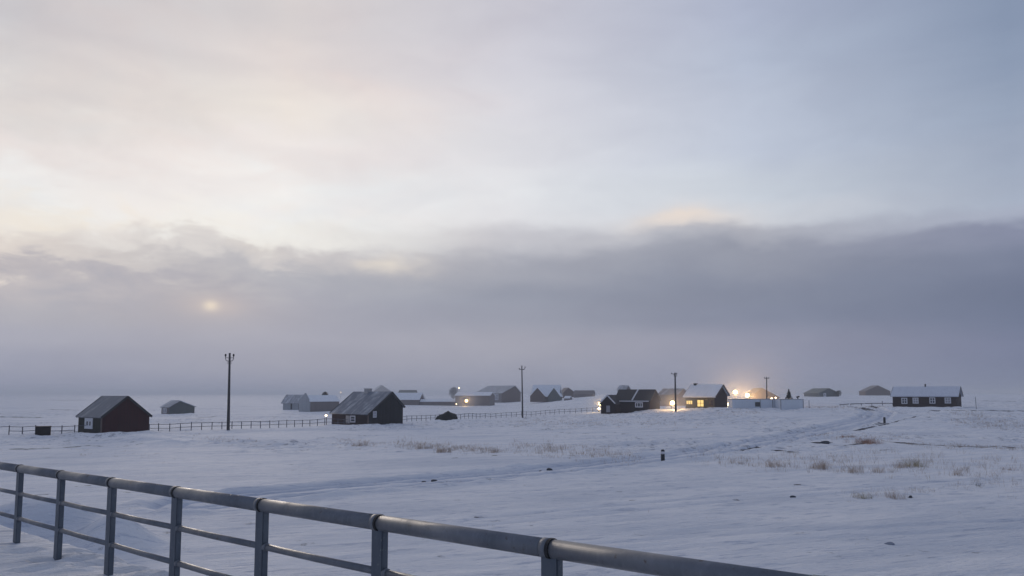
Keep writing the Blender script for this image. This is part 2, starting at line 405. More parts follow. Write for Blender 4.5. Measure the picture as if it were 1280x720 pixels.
hgt = k.math('ADD', hgt, k.math('ADD', k.math('MULTIPLY', fine, .12), k.math('MULTIPLY', str1, .5)))
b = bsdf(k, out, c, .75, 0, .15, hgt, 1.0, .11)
SNOW = m
M = {}
M['red'] = boards('red_boards', (.036, .0018, .0045), .25)
M['olive'] = boards('olive_boards', (.016, .0165, .013), .3)
M['black'] = boards('tarred_boards', (.010, .013, .018), .5, pitch=.3)
M['brownblack'] = boards('brown_black_boards', (.020, .009, .011), .3)
M['darkbrown'] = boards('dark_brown_boards', (.027, .013, .012), .3, horizontal=True)
M['plum'] = boards('plum_boards', (.020, .011, .013), .3)
M['brown'] = boards('brown_boards', (.125, .090, .082), .2)  # lightened brown, stands in for haze on the far houses
M['lampbrown'] = boards('warm_brown_boards', (.075, .050, .042), .3)
M['greybrown'] = boards('grey_brown_boards', (.165, .142, .142), .15)  # paled base colour, haze over distant walls painted in
M['greygreen'] = boards('grey_green_boards', (.105, .118, .118), .15)  # tone lifted to put some distance haze into the colour
M['mauve'] = boards('haze_grey_boards', (.20, .175, .175), .15)  # pale because distance haze is painted into the boards
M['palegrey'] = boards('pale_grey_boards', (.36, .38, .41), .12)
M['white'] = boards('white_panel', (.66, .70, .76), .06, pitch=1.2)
M['hazeboard'] = boards('haze_pale_boards', (.21, .185, .18), .12)  # fog over the far walls is mixed into this pale colour
M['khaki'] = boards('khaki_boards', (.14, .125, .09), .2)
M['trim'] = plain('pale_trim', (.55, .52, .50), .6, var=.1)
M['dimtrim'] = plain('worn_trim', (.12, .085, .075), .7, var=.2)
M['darktrim'] = plain('dark_trim', (.012, .013, .018), .6)
M['winwhite'] = plain('white_paint', (.62, .62, .66), .5, var=.08)
M['glass'] = plain('dark_glass', (.03, .035, .045), .15, var=.3, spec=.6)
M['curtain'] = plain('curtained_glass', (.30, .29, .32), .35, var=.35, scale=4)
M['lit'] = emis('lit_window', (1, .68, .24), 1.25)
M['slate'] = roofmat('slate_dusted', (.15, .16, .185), .34)
M['metalroof'] = roofmat('metal_roof_dusted', (.14, .16, .20), .46)
M['darkroof'] = roofmat('dark_roof', (.016, .014, .018), .05)
M['snowroof'] = roofmat('snow_roof', (.45, .47, .52), 1.35)
M['greyroof'] = roofmat('grey_snow_roof', (.26, .27, .30), .6)
M['palestreak'] = roofmat('thin_snow_roof', (.22, .21, .22), .45)
M['thinroof'] = roofmat('thin_snow_roof_grey', (.40, .44, .52), 1.3, snow=(.60, .64, .73))
M['greenroof'] = roofmat('green_grey_roof', (.10, .115, .105), .25)
M['concrete'] = plain('concrete', (.22, .22, .23), .85)
M['palecon'] = plain('pale_concrete', (.36, .36, .37), .85)
M['shutter'] = plain('shutter_paint', (.33, .32, .33), .6)
M['shadelump'] = plain('shaded_snow_lump', (.20, .23, .30), .8)  # tone of shaded snow put into the lump's colour
M['pole'] = plain('pole_wood', (.035, .034, .038), .8, var=.4)
M['fencewood'] = plain('fence_wood', (.10, .10, .125), .85, var=.4)
M['blackmetal'] = plain('black_metal', (.004, .004, .006), .7, spec=.1)
M['tarp'] = plain('dark_green_tarp', (.006, .010, .009), .8, var=.5, spec=.1)
M['bollard'] = plain('bollard_dark', (.006, .013, .020), .5)
M['bark'] = plain('bark', (.045, .035, .028), .9)
M['leaf'] = plain('leaf_dark', (.045, .048, .038), .9, var=.4)
M['hazetwig'] = plain('haze_pale_twigs', (.22, .215, .22), .9, var=.3)  # crown colour paled to paint in the fog before the far tree
M['stone'] = plain('stone', (.05, .055, .07), .9, var=.4)
M['rim'] = plain('black_rubber', (.012, .013, .016), .6)
M['bulb'] = emis('warm_bulb', (1, .62, .22), 16)
M['flood'] = emis('flood_lamp', (1, .70, .32), 22)
M['dimbulb'] = emis('dim_bulb', (1, .70, .42), 7)
# galvanised pipe: dull grey zinc with mottling and runs
m, k, out = newmat('galvanised')
tc = k.n('ShaderNodeTexCoord'); O = tc.outputs['Object']
nn = k.noise(O, 3.2, 6, .65, .5); n5 = k.noise(k.mapping(O, scale=(1, 1, .3)), 40, 3, .6)
c = k.mix(k.maprange(nn, .25, .8), (.20, .21, .235), (.135, .148, .172))
c = k.mix(k.math('MULTIPLY', k.maprange(n5, .5, .75), .35), c, (.27, .29, .32))
c = k.mix(k.maprange(k.noise(O, 13, 6, .75), .60, .68), c, (.115, .095, .082))
rg = k.maprange(nn, .3, .7, .42, .62)
bsdf(k, out, c, rg, .45, .5, k.noise(O, 60, 3), .12, .004); M['zinc'] = m
m, k, out = newmat('painted_post')
tc = k.n('ShaderNodeTexCoord'); O = tc.outputs['Object']
nn = k.noise(k.mapping(O, scale=(1, 1, .35)), 7, 6, .65)
c = k.mix(k.maprange(nn, .3, .7), (.085, .105, .135), (.12, .14, .17))
c = k.mix(k.maprange(k.noise(O, 22, 4, .7), .62, .7), c, (.20, .21, .22))
bsdf(k, out, c, .5, .4, .5, k.noise(O, 60, 3), .15, .004); M['post'] = m
def grassmat(name, c1, c2):
    m, k, out = newmat(name)
    tc = k.n('ShaderNodeTexCoord'); n = k.noise(tc.outputs['Object'], 1.7, 2)
    bsdf(k, out, k.mix(k.maprange(n, .3, .7), c1, c2), .9, 0, .1); return m
M['grass'] = grassmat('dry_grass_brown', (.50, .37, .27), (.34, .28, .24))
M['rust'] = grassmat('rusty_grass', (.40, .22, .15), (.28, .18, .14))
M['yellow'] = grassmat('yellow_grass', (.48, .40, .25), (.32, .28, .21))
M['twig'] = grassmat('grey_twig', (.10, .095, .10), (.06, .055, .06))

# ------------------------------------------------------------------ mesh helpers
class MB:
    def __init__(s): s.v = []; s.f = []
    def add(s, vs, fs):
        o = len(s.v); s.v += [tuple(map(float, v)) for v in vs]; s.f += [tuple(i+o for i in f) for f in fs]; return s
    def box(s, a, b):
        (x0, y0, z0), (x1, y1, z1) = a, b
        return s.add([(x0,y0,z0),(x1,y0,z0),(x1,y1,z0),(x0,y1,z0),(x0,y0,z1),(x1,y0,z1),(x1,y1,z1),(x0,y1,z1)],
                     [(0,3,2,1),(4,5,6,7),(0,1,5,4),(1,2,6,5),(2,3,7,6),(3,0,4,7)])
    def bar(s, a, b, wd, ht, up=(0, 0, 1)):
        a = Vector(a); b = Vector(b); d = (b-a).normalized(); up = Vector(up)
        if abs(d.dot(up)) > .98: up = Vector((0, 1, 0))
        r = d.cross(up).normalized(); u = r.cross(d)
        vs = [p+r*(i*wd/2)+u*(j*ht/2) for p in (a, b) for i, j in ((-1,-1),(1,-1),(1,1),(-1,1))]
        return s.add(vs, [(0,1,2,3),(7,6,5,4),(0,4,5,1),(1,5,6,2),(2,6,7,3),(3,7,4,0)])
    def tube(s, pts, rad, seg=12, caps=True):
        pts = [Vector(p) for p in pts]; o = len(s.v)
        rads = rad if isinstance(rad, (list, tuple)) else [rad]*len(pts)
        for i, p in enumerate(pts):
            d = (pts[min(i+1, len(pts)-1)]-pts[max(i-1, 0)]).normalized()
            up = Vector((0, 0, 1)) if abs(d.z) < .95 else Vector((0, 1, 0))
            r = d.cross(up).normalized(); u = r.cross(d)
            for j in range(seg):
                a = 2*math.pi*j/seg; q = p+(r*math.cos(a)+u*math.sin(a))*rads[i]; s.v.append(tuple(q))
        for i in range(len(pts)-1):
            for j in range(seg):
                s.f.append((o+i*seg+j, o+(i+1)*seg+j, o+(i+1)*seg+(j+1) % seg, o+i*seg+(j+1) % seg))
        if caps:
            s.f.append(tuple(o+j for j in range(seg))); s.f.append(tuple(o+(len(pts)-1)*seg+j for j in reversed(range(seg))))
        return s
    def prism(s, prof, y0, y1):
        n = len(prof)
        vs = [(x, y0, z) for x, z in prof]+[(x, y1, z) for x, z in prof]
        fs = [tuple(range(n)), tuple(reversed(range(n, 2*n)))]+[(i, i+n, (i+1) % n+n, (i+1) % n) for i in range(n)]
        return s.add(vs, fs)
    def build(s, name, mat, parent=None, smooth_=False, bevel=0):
        me = bpy.data.meshes.new(name); me.from_pydata(s.v, [], s.f); me.update()
        bm = bmesh.new(); bm.from_mesh(me); bmesh.ops.recalc_face_normals(bm, faces=bm.faces)
        if bevel: bmesh.ops.bevel(bm, geom=bm.edges[:], offset=bevel, segments=2, affect='EDGES')
        bm.to_mesh(me); bm.free()
        me.materials.append(mat)
        if smooth_: me.polygons.foreach_set('use_smooth', [True]*len(me.polygons))
        o = bpy.data.objects.new(name, me); COL.objects.link(o)
        if parent is not None: o.parent = parent
        return o
def tag(o, label=None, cat=None, group=None, kind=None):
    if label: o['label'] = label
    if cat: o['category'] = cat
    if group: o['group'] = group
    if kind: o['kind'] = kind
    return o
def empty(name, loc, rz=0.0, label=None, cat=None, group=None):
    o = bpy.data.objects.new(name, None); COL.objects.link(o); o.location = tuple(float(v) for v in loc); o.rotation_euler = (0, 0, rz)
    return tag(o, label, cat, group)

# ------------------------------------------------------------------ ground
def axis_pos(start, end, s0, k):
    out = [start]
    while out[-1] < end: out.append(out[-1]+max(s0, k*out[-1]))
    return out
yp = axis_pos(2.0, 6000, .10, .0062)
ys = np.array([-100, -60, -40, -25, -15, -10, -6, -4, -2, -1, 0, 1]+yp)
xp = [0.0]
while xp[-1] < 3400:
    q = xp[-1]; xp.append(q+(.12 if q < 12 else min(.30, .12+(q-12)*.004) if q < 95 else .0125*(q-95)+.30))
xs = np.array([-v for v in reversed(xp[1:])]+xp)
X, Y = np.meshgrid(xs, ys)
Z, TRK, DRT, SCR, LMP = height(X.ravel(), Y.ravel(), True)
nx, ny = len(xs), len(ys)
co = np.stack([X.ravel(), Y.ravel(), Z], 1).astype(np.float32)
idx = np.arange(nx*ny).reshape(ny, nx)
fa = np.stack([idx[:-1, :-1], idx[:-1, 1:], idx[1:, 1:], idx[1:, :-1]], -1).reshape(-1, 4)
me = bpy.data.meshes.new('snow_ground')
me.vertices.add(len(co)); me.vertices.foreach_set('co', co.ravel())
me.loops.add(fa.size); me.loops.foreach_set('vertex_index', fa.ravel().astype(np.int32))
me.polygons.add(len(fa)); me.polygons.foreach_set('loop_start', np.arange(0, fa.size, 4, dtype=np.int32))
me.polygons.foreach_set('loop_total', np.full(len(fa), 4, dtype=np.int32))
me.polygons.foreach_set('use_smooth', np.ones(len(fa), dtype=bool))
me.update(calc_edges=True); me.validate()
for nm, arr in (('track', TRK), ('dirt_shade', DRT), ('scour', SCR), ('lump', LMP)):
    a = me.attributes.new(nm, 'FLOAT', 'POINT'); a.data.foreach_set('value', arr.astype(np.float32))
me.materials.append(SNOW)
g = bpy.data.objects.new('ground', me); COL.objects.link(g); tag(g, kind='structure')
print('ground', nx, ny)

# ------------------------------------------------------------------ haze
hb = MB().box((-3600, -160, -2.2), (3600, 6250, 16.5))
m, k, out = newmat('haze_air')
pv = k.n('ShaderNodeVolumePrincipled'); pv.inputs['Color'].default_value = (.74, .77, .82, 1)
HAZE = .00070
pv.inputs['Density'].default_value = HAZE; pv.inputs['Anisotropy'].default_value = .1
k.link(pv.outputs[0], out.inputs['Volume'])
ho = hb.build('haze', m); tag(ho, kind='stuff')
ho.visible_shadow = True

# ------------------------------------------------------------------ railing in front
rail = empty('steel_railing', (PT0[0], PT0[1], PA[2]), 0, 'galvanised steel pipe railing with three rails on the snowy bank', 'railing')
org = np.array([PT0[0], PT0[1], PA[2]])
def rp(n):
    dpt = rail_depth(n); x = (rail_x(n)-640)/F
    P = at_depth(rail_x(n), 586+(rail_x(n)-25.7)*(100/664.3), dpt); return P
for n in range(-4, 9):
    P = rp(n); q = P-org
    base = hz(P[0], P[1]) - .25 - org[2]
    ang = math.atan2(RU[1], RU[0])
    mb = MB(); hw, hd_ = .058, .028
    ux, uy = RU[0], RU[1]; vx, vy = RN
    cs = [(i*hw*ux+j*hd_*vx, i*hw*uy+j*hd_*vy) for i, j in ((-1,-1),(1,-1),(1,1),(-1,1))]
    topz = q[2]-.03
    mb.add([(q[0]+a, q[1]+b_, base) for a, b_ in cs]+[(q[0]+a, q[1]+b_, topz) for a, b_ in cs],
           [(0,3,2,1),(4,5,6,7),(0,1,5,4),(1,2,6,5),(2,3,7,6),(3,0,4,7)])
    mb.build('post', M['post'], rail, bevel=.006)
    # collar where two lengths of pipe meet
    c = Vector(q); u = Vector(RU)
    MB().tube([c-u*.011, c+u*.011], .0575, 28).build('collar', M['rim'], rail)
    MB().tube([c-u*.055, c-u*.012], .0555, 28).build('sleeve', M['zinc'], rail, True)
a = Vector(rp(-4)-org); 
for n in range(-4, 8):
    p0 = Vector(rp(n)-org); p1 = Vector(rp(n+1)-org); d = (p1-p0).normalized()
    MB().tube([p0+d*.012, p1-d*.05], .052, 32).build('top_rail', M['zinc'], rail, True)
    for lev, rad in ((.335, .0255), (.665, .0255)):
        mb = MB(); o0 = p0-Vector((0, 0, POST_H*lev)); o1 = p1-Vector((0, 0, POST_H*lev))
        mid = (o0+o1)/2+Vector((0, 0, -.004))
        mb.tube([o0+d*.03, mid, o1-d*.03], rad, 20)
        ro = mb.build('lower_rail' if lev > .5 else 'middle_rail', M['zinc'], rail, True)
        MB().tube([o0+d*.052, o0+d*.085], rad+.006, 20).build('rail_socket', M['zinc'], ro, True)

# ------------------------------------------------------------------ houses
def rz_for(px, phi):
    t_ = (px-640)/F; ang = math.atan2(-1, -t_)
    return ang-(-math.pi/2+phi)
def hit(px, py, P, nrm):
    """ray through the picture point meets the vertical plane through P with normal nrm"""
    r = ray(px, py); C = np.array([0, 0, CAM_Z]); nr = np.array([nrm[0], nrm[1], 0])
    k_ = ((P-C)@nr)/(r@nr); return C+r*k_
class House: pass
def house(name, label, cat, corner, phi, gfar=None, sfar=None, eave=None, peak=None, eave2=None, Wm=None, Lm=None, hr=None,
          wall=None, gable=None, roof=None, trim=None, trimw=.0, barge=None, over=.28, thick=.14, group=None, depth=None, sink=.5, snowcap=False, xr_=None, gpk=0):
    """corner: nearest corner on the ground; phi<0: long side shows on the viewer's left of it"""
    phi = R(phi); sg = -1 if phi < 0 else 1
    C = ground_at(*corner) if depth is None else at_depth(*corner, depth)
    rz = rz_for(corner[0], phi)
    ex = np.array([math.cos(rz), math.sin(rz), 0]); ey = np.array([-math.sin(rz), math.cos(rz), 0])
    Wd = Wm or abs((hit(gfar, corner[1], C, ey)-C)@ex)
    Ln = Lm or abs((hit(sfar, corner[1], C, ex)-C)@ey)
    he = hit(corner[0], eave, C, ey)[2]-C[2]
    if hr is None:
        Pk = hit(*peak, C, ey); hr_ = Pk[2]-C[2]; xr = (Pk-C)@ex*(-sg)      # distance from the near corner along the gable
        xr = min(max(xr, Wd*.3), Wd*.7)
    else: hr_ = hr; xr = Wd*.5
    if xr_ is not None: xr = Wd*xr_
    he2 = he if eave2 is None else hit(gfar, eave2, C, ey)[2]-C[2]
    ctr = C - ex*(sg*Wd/2) + ey*(Ln/2)
    root = empty(name, ctr, rz, label, cat, group)
    near = sg*Wd/2; farx = -sg*Wd/2; rx = near-sg*xr
    y0, y1 = -Ln/2, Ln/2
    prof = [(near, -sink), (near, he), (rx, hr_), (farx, he2), (farx, -sink)]
    gm = gable or wall
    # gable ends and side walls as separate panels of a closed shell
    MB().prism(prof, y0+.03, y1-.03).build('wall', wall, root)
    if gable is not None:
        gp = [(near-sg*.01, -sink), (near-sg*.01, he), (rx, hr_-.01), (farx+sg*.01, he2), (farx+sg*.01, -sink)]
        if gpk: gp[2] = (rx, hr_+gpk); gp[1] = (near-sg*.01, he+.1); gp[3] = (farx+sg*.01, he2+.1)
        MB().prism(gp, y0-(over+.1 if gpk else 0), y0+.028).build('gable_wall', gable, root)
    # roof: two slabs
    mb = MB()
    for (xe, ze) in ((near, he), (farx, he2)):
        dxx, dzz = xe-rx, ze-hr_; L_ = math.hypot(dxx, dzz); ux, uz = dxx/L_, dzz/L_
        nxn, nzn = (-uz, ux) if ux > 0 else (uz, -ux)
        if nzn < 0: nxn, nzn = -nxn, -nzn
        ex_, ez_ = xe+ux*over, ze+uz*over
        pr = [(rx, hr_+.012), (ex_, ez_+.012), (ex_+nxn*thick, ez_+nzn*thick+.012), (rx, hr_+thick/abs(nzn)+.012)]
        mb.prism(pr, y0-over, y1+over)
    rf = mb.build('roof', roof, root)
    if barge is not None:
        for yb in (y0-over-.03, y1+over+.03):
            for (xe, ze) in ((near, he), (farx, he2)):
                dxx, dzz = xe-rx, ze-hr_; L_ = math.hypot(dxx, dzz); ux, uz = dxx/L_, dzz/L_
                MB().bar((rx, yb, hr_+thick*.6), (xe+ux*over, yb, ze+uz*over+thick*.6), .05, .24).build('bargeboard', barge, root)
    if trim is not None:
        mb = MB(); tw = trimw or .14
        mb.box((near-(.01 if sg > 0 else tw), y0-.035, -sink), (near+(tw if sg < 0 else .01)*1.0, y0-.002, he-.02)) if False else mb.bar((near, y0-.012, -sink), (near, y0-.012, he-.05), tw, tw*.6)
        mb.build('corner_board', trim, root)
    h = House(); h.root = root; h.C = C; h.ex = ex; h.ey = ey; h.sg = sg; h.W = Wd; h.L = Ln; h.he = he; h.hr = hr_; h.near = near; h.rx = rx; h.roof = rf; h.ctr = ctr; h.y0 = y0; h.y1 = y1
    print('%s Y=%.0f z=%.2f W=%.1f L=%.1f eave=%.1f ridge=%.1f' % (name, C[1], C[2], Wd, Ln, he, hr_))
    return h
def opening(h, face, x0, x1, py0, py1, pane='glass', frame='winwhite', bars=(1, 1), name='window', fw=.09, base=None, shutter=None):
    """a framed opening between picture columns x0..x1 and rows py0..py1, on the 'side' or the 'gable' of the house"""
    nrm = h.ex if face == 'side' else h.ey
    a = hit(x0, py1, h.C, nrm)-h.ctr; b = hit(x1, py0, h.C, nrm)-h.ctr
    if face == 'side':
        u0, u1 = sorted((a@h.ey, b@h.ey)); off = h.near; s = h.sg
        P = lambda u, z, d: (off+s*d, u, z)
    else:
        u0, u1 = sorted((a@h.ex, b@h.ex)); off = h.y0
        P = lambda u, z, d: (u, off-d, z)
    z0 = hit((x0+x1)/2, py1, h.C, nrm)[2]-h.ctr[2]; z1 = hit((x0+x1)/2, py0, h.C, nrm)[2]-h.ctr[2]
    if base is not None: z0 = base
    def bx(mb, ua, ub, za, zb, d0, d1):
        p, q = P(ua, za, d0), P(ub, zb, d1)
        mb.box(tuple(min(i, j) for i, j in zip(p, q)), tuple(max(i, j) for i, j in zip(p, q)))
    mb = MB(); d0, d1 = -.02, .07
    bx(mb, u0, u0+fw, z0, z1, d0, d1); bx(mb, u1-fw, u1, z0, z1, d0, d1)
    bx(mb, u0+fw, u1-fw, z0, z0+fw, d0, d1); bx(mb, u0+fw, u1-fw, z1-fw, z1, d0, d1)
    for i in range(bars[0]):
        uc = u0+(u1-u0)*(i+1)/(bars[0]+1); bx(mb, uc-fw*.35, uc+fw*.35, z0+fw, z1-fw, d0, d1-.015)
    for i in range(bars[1]):
        zc = z0+(z1-z0)*(i+1)/(bars[1]+1); bx(mb, u0+fw, u1-fw, zc-fw*.3, zc+fw*.3, d0, d1-.025)
    fo = mb.build(name, M[frame], h.root)
    mb = MB(); bx(mb, u0+fw*.6, u1-fw*.6, z0+fw*.6, z1-fw*.6, .004, .028)
    mb.build('pane' if name != 'door' else 'door_panel', M[pane], fo)
    return fo
def chimney(h, px, py_top, wpx=.0, size=.7, mat='concrete', yy=None, hgt=None, pipe=False):
    """on the ridge, at the picture column px"""
    ridgeP = h.C+h.ex*(h.rx-h.near)
    hp = hit(px, py_top, ridgeP, h.ex) - h.ctr
    yloc = float(min(max(hp@h.ey, h.y0+.6), h.y1-.6)); zt = float(hp[2]) if hgt is None else h.hr+hgt
    mb = MB()
    if pipe: mb.tube([(h.rx, yloc, h.hr-.3), (h.rx, yloc, zt)], size/2, 10)
    else:
        mb.box((h.rx-size/2, yloc-size/2, h.hr-.5), (h.rx+size/2, yloc+size/2, zt-.08)); mb.box((h.rx-size/2-.06, yloc-size/2-.06, zt-.08), (h.rx+size/2+.06, yloc+size/2+.06, zt))
    return mb.build('chimney', M[mat], h.roof)

# near cabins
h = house('wooden_cabin', 'dark red cabin with olive side wall, nearest to the steel railing', 'cabin', (126, 544), -26, gfar=186, sfar=97, eave=521.5, peak=(158.5, 496.5),
          wall=M['olive'], gable=M['red'], roof=M['slate'], trim=M['dimtrim'], barge=M['darktrim'], over=.22, thick=.12)
opening(h, 'side', 106, 116.5, 522.5, 536, 'glass', bars=(1, 0), fw=.40)
h = house('wooden_cabin', 'black boarded cabin with a lean-to roof slope and a grey chimney', 'cabin', (460, 532.5), -40, gfar=503.5, sfar=414.5, eave=517.5, peak=(489, 490.8), eave2=508.5,
          wall=M['brownblack'], gable=M['black'], roof=M['metalroof'], trim=M['dimtrim'], barge=M['darktrim'], over=.25, thick=.12)
opening(h, 'side', 438, 444.5, 519.5, 528, 'glass', bars=(0, 1), fw=.16)
opening(h, 'gable', 466, 470.5, 514, 522, 'curtain', bars=(1, 1), fw=.12)
# shutter folded open beside the window, and the dark corner boards at the far end
a = hit(432.5, 529, h.C, h.ex)-h.ctr; b = hit(437.5, 519.5, h.C, h.ex)-h.ctr
MB().box((h.near-.06, float(min(a@h.ey, b@h.ey)), float(a[2])), (h.near-.002, float(max(a@h.ey, b@h.ey)), float(b[2]))).build('shutter', M['shutter'], h.root)
chimney(h, 460.2, 485.6, size=.85, mat='palecon')
h2 = h
h = house('wooden_house', 'long dark brown house with snowy roof and four white windows', 'house', (1197, 510), -84, sfar=1116, Wm=6.5, eave=495.3, hr=3.75,
          wall=M['darkbrown'], roof=M['thinroof'], barge=M['darktrim'], over=.3, thick=.2)
for a, b, c, d, pn in ((1127, 1134, 497.3, 504.8, 'glass'), (1141, 1148, 497.0, 504.5, 'curtain'), (1162, 1169, 496.8, 504.5, 'glass'), (1181, 1188.6, 496.8, 504.3, 'curtain')):
    opening(h, 'side', a, b, c, d, pn, bars=(1, 1), fw=.15)
chimney(h, 1156.5, 480, size=.28, mat='darktrim', pipe=True, hgt=.7)
hlong = h

# middle distance
h = house('field_hut', 'small grey-green hut alone beyond the fence behind the red cabin', 'hut', (211, 518), -28, gfar=243, sfar=201.5, eave=509, peak=(224.5, 501.3),
          wall=M['greybrown'], gable=M['greygreen'], roof=M['greyroof'], over=.3)
opening(h, 'side', 203.5, 208.5, 510.3, 516, 'curtain', bars=(1, 0), fw=.15)
h = house('barn', 'brown barn with a white pointed gable end and snow on its roof', 'barn', (387.5, 515), 58, gfar=374.5, sfar=424, eave=501.8, peak=(383, 494.8), xr_=.42, gpk=.75,
          wall=M['mauve'], gable=M['palegrey'], roof=M['snowroof'], over=.2)
h = house('barn', 'white low-walled shed joined behind the pointed white gable', 'shed', (375, 512.5), -62, gfar=379, sfar=353.5, Wm=5.5, eave=503.5, hr=4.3,
          wall=M['palegrey'], roof=M['greyroof'], barge=M['concrete'], over=.4)
opening(h, 'side', 363.3, 365.2, 504.5, 511.5, 'glass', 'darktrim', bars=(0, 0), name='door', fw=.12)
opening(h, 'side', 373, 375, 502.5, 512, 'glass', 'darktrim', bars=(0, 0), name='door', fw=.12)
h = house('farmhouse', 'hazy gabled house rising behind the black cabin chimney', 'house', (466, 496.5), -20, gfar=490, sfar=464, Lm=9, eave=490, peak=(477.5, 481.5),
          wall=M['hazeboard'], roof=M['greyroof'], over=.4)
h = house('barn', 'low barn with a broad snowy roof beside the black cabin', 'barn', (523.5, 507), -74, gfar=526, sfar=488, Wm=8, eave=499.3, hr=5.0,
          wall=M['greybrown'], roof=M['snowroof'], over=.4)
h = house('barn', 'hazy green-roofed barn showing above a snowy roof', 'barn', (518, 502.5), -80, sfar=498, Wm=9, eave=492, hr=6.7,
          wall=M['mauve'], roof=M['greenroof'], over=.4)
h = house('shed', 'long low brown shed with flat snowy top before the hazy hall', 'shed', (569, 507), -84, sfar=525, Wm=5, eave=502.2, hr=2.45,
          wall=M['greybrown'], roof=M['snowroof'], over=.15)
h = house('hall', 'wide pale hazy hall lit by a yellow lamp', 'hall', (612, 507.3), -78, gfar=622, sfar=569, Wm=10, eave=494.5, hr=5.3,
          wall=M['hazeboard'], roof=M['snowroof'], over=.3)
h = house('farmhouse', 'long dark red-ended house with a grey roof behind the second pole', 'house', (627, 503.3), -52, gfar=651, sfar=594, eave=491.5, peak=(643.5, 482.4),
          wall=M['hazeboard'], gable=M['brown'], roof=M['greyroof'], over=.4, eave2=491)
opening(h, 'side', 617, 623, 492.5, 500, 'curtain', bars=(1, 1), fw=.3)
# house with two front gables
h = house('farmhouse', 'snowy-roofed house with two pointed front gables', 'house', (698, 501), -82, sfar=665, Wm=9, eave=495.3, hr=6.3,
          wall=M['brown'], roof=M['snowroof'], over=.4)
def front_gable(h, x0, x1, xc, py_e, py_p, proj, wall, roof_, door=None):
    """a gabled wing standing out from the long side"""
    a = hit(x0, py_e, h.C, h.ex)-h.ctr; b = hit(x1, py_e, h.C, h.ex)-h.ctr
    u0, u1 = sorted((float(a@h.ey), float(b@h.ey))); ze = float(a[2])
    p = hit(xc, py_p, h.C, h.ex)-h.ctr; zp = float(p[2]); uc = (u0+u1)/2
    xo = h.near+h.sg*proj
    vs = []
    for xx in (xo, h.rx):
        vs += [(xx, u0, -.5), (xx, u0, ze), (xx, uc, zp), (xx, u1, ze), (xx, u1, -.5)]
    mb = MB().add(vs, [(0,1,2,3,4), (9,8,7,6,5), (0,5,6,1), (1,6,7,2), (2,7,8,3), (3,8,9,4), (4,9,5,0)])
    wo_ = mb.build('front_wing', wall, h.root)
    mb = MB(); th = .16; ov = .35; xo2 = xo+h.sg*ov
    for ue in (u0, u1):
        s_ = 1 if ue > uc else -1
        dl = math.hypot(ue-uc, ze-zp); du, dz_ = (ue-uc)/dl, (ze-zp)/dl
        ee = ue+du*ov; ez = ze+dz_*ov
        q = [(uc, zp+.01), (ee, ez+.01), (ee, ez+th+.01), (uc, zp+th+.01)]
        mb.add([(xo2, u, z) for u, z in q]+[(h.rx, u, z) for u, z in q], [(0,1,2,3),(7,6,5,4),(0,4,5,1),(1,5,6,2),(2,6,7,3),(3,7,4,0)])
    mb.build('wing_roof', roof_, wo_)
    return wo_
front_gable(h, 663.8, 682, 671.5, 495, 484.8, 2.0, M['brown'], M['snowroof'])
front_gable(h, 686, 701, 694.3, 495, 484.8, 2.2, M['greygreen'], M['snowroof'])
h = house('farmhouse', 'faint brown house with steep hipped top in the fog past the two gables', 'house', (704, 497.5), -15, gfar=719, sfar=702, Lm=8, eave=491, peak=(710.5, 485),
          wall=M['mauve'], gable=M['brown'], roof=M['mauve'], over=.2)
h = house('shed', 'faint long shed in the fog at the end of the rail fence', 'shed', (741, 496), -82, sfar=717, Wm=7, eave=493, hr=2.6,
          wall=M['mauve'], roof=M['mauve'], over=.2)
h = house('shed', 'tiny dark shed on the snow beside the two-gabled house', 'shed', (712, 500.3), -70, gfar=714, sfar=705, Wm=3, eave=498, hr=1.5, wall=M['greybrown'], roof=M['snowroof'], over=.1)

# plum house with wing
h = house('wooden_house', 'dark plum house with white-edged wing and dark roof', 'house', (812.5, 514.2), -70, gfar=825, sfar=770, eave=500.8, peak=(817.5, 488), eave2=500,
          wall=M['plum'], gable=M['plum'], roof=M['darkroof'], barge=M['darktrim'], over=.25, thick=.14)
opening(h, 'side', 794, 803.5, 502.8, 509.3, 'glass', bars=(2, 0), fw=.18)
a = hit(775, 500.5, h.C, h.ex)-h.ctr; b = hit(811.5, 500.5, h.C, h.ex)-h.ctr
MB().box((h.near-.34, float(min(a@h.ey, b@h.ey)), h.he-.20), (h.near-.28, float(max(a@h.ey, b@h.ey)), h.he-.02)).build('fascia', M['winwhite'], h.root)
wg = front_gable(h, 757, 775, 766, 504.0, 494.6, 2.2, M['plum'], M['darkroof'])
# white verge boards on the wing and a strip up the roof valley
u0 = float((hit(757, 504, h.C, h.ex)-h.ctr)@h.ey); u1 = float((hit(775, 504, h.C, h.ex)-h.ctr)@h.ey); uc = (u0+u1)/2
ze = float(hit(757, 504, h.C, h.ex)[2]-h.ctr[2]); zp = float(hit(766, 494.6, h.C, h.ex)[2]-h.ctr[2]); xo = h.near-2.2-.38
mb = MB()
for ue in (u0, u1): mb.bar((xo, uc, zp+.1), (xo, ue+(ue-uc)*.08, ze+(ze-zp)*.08+.1), .22, .05, (1, 0, 0))
mb.build('verge_board', M['winwhite'], wg)
a = hit(790.5, 498.5, h.C, h.ex)-h.ctr; yv = float(a@h.ey)
sl_ = (h.hr-h.he)/(h.rx-h.near)
mb = MB(); mb.bar((h.near-.2, yv, h.he-.2*sl_+.24), (h.rx-.1, yv-.3, h.hr+.16), .26, .10); mb.build('flashing', M['winwhite'], h.roof)
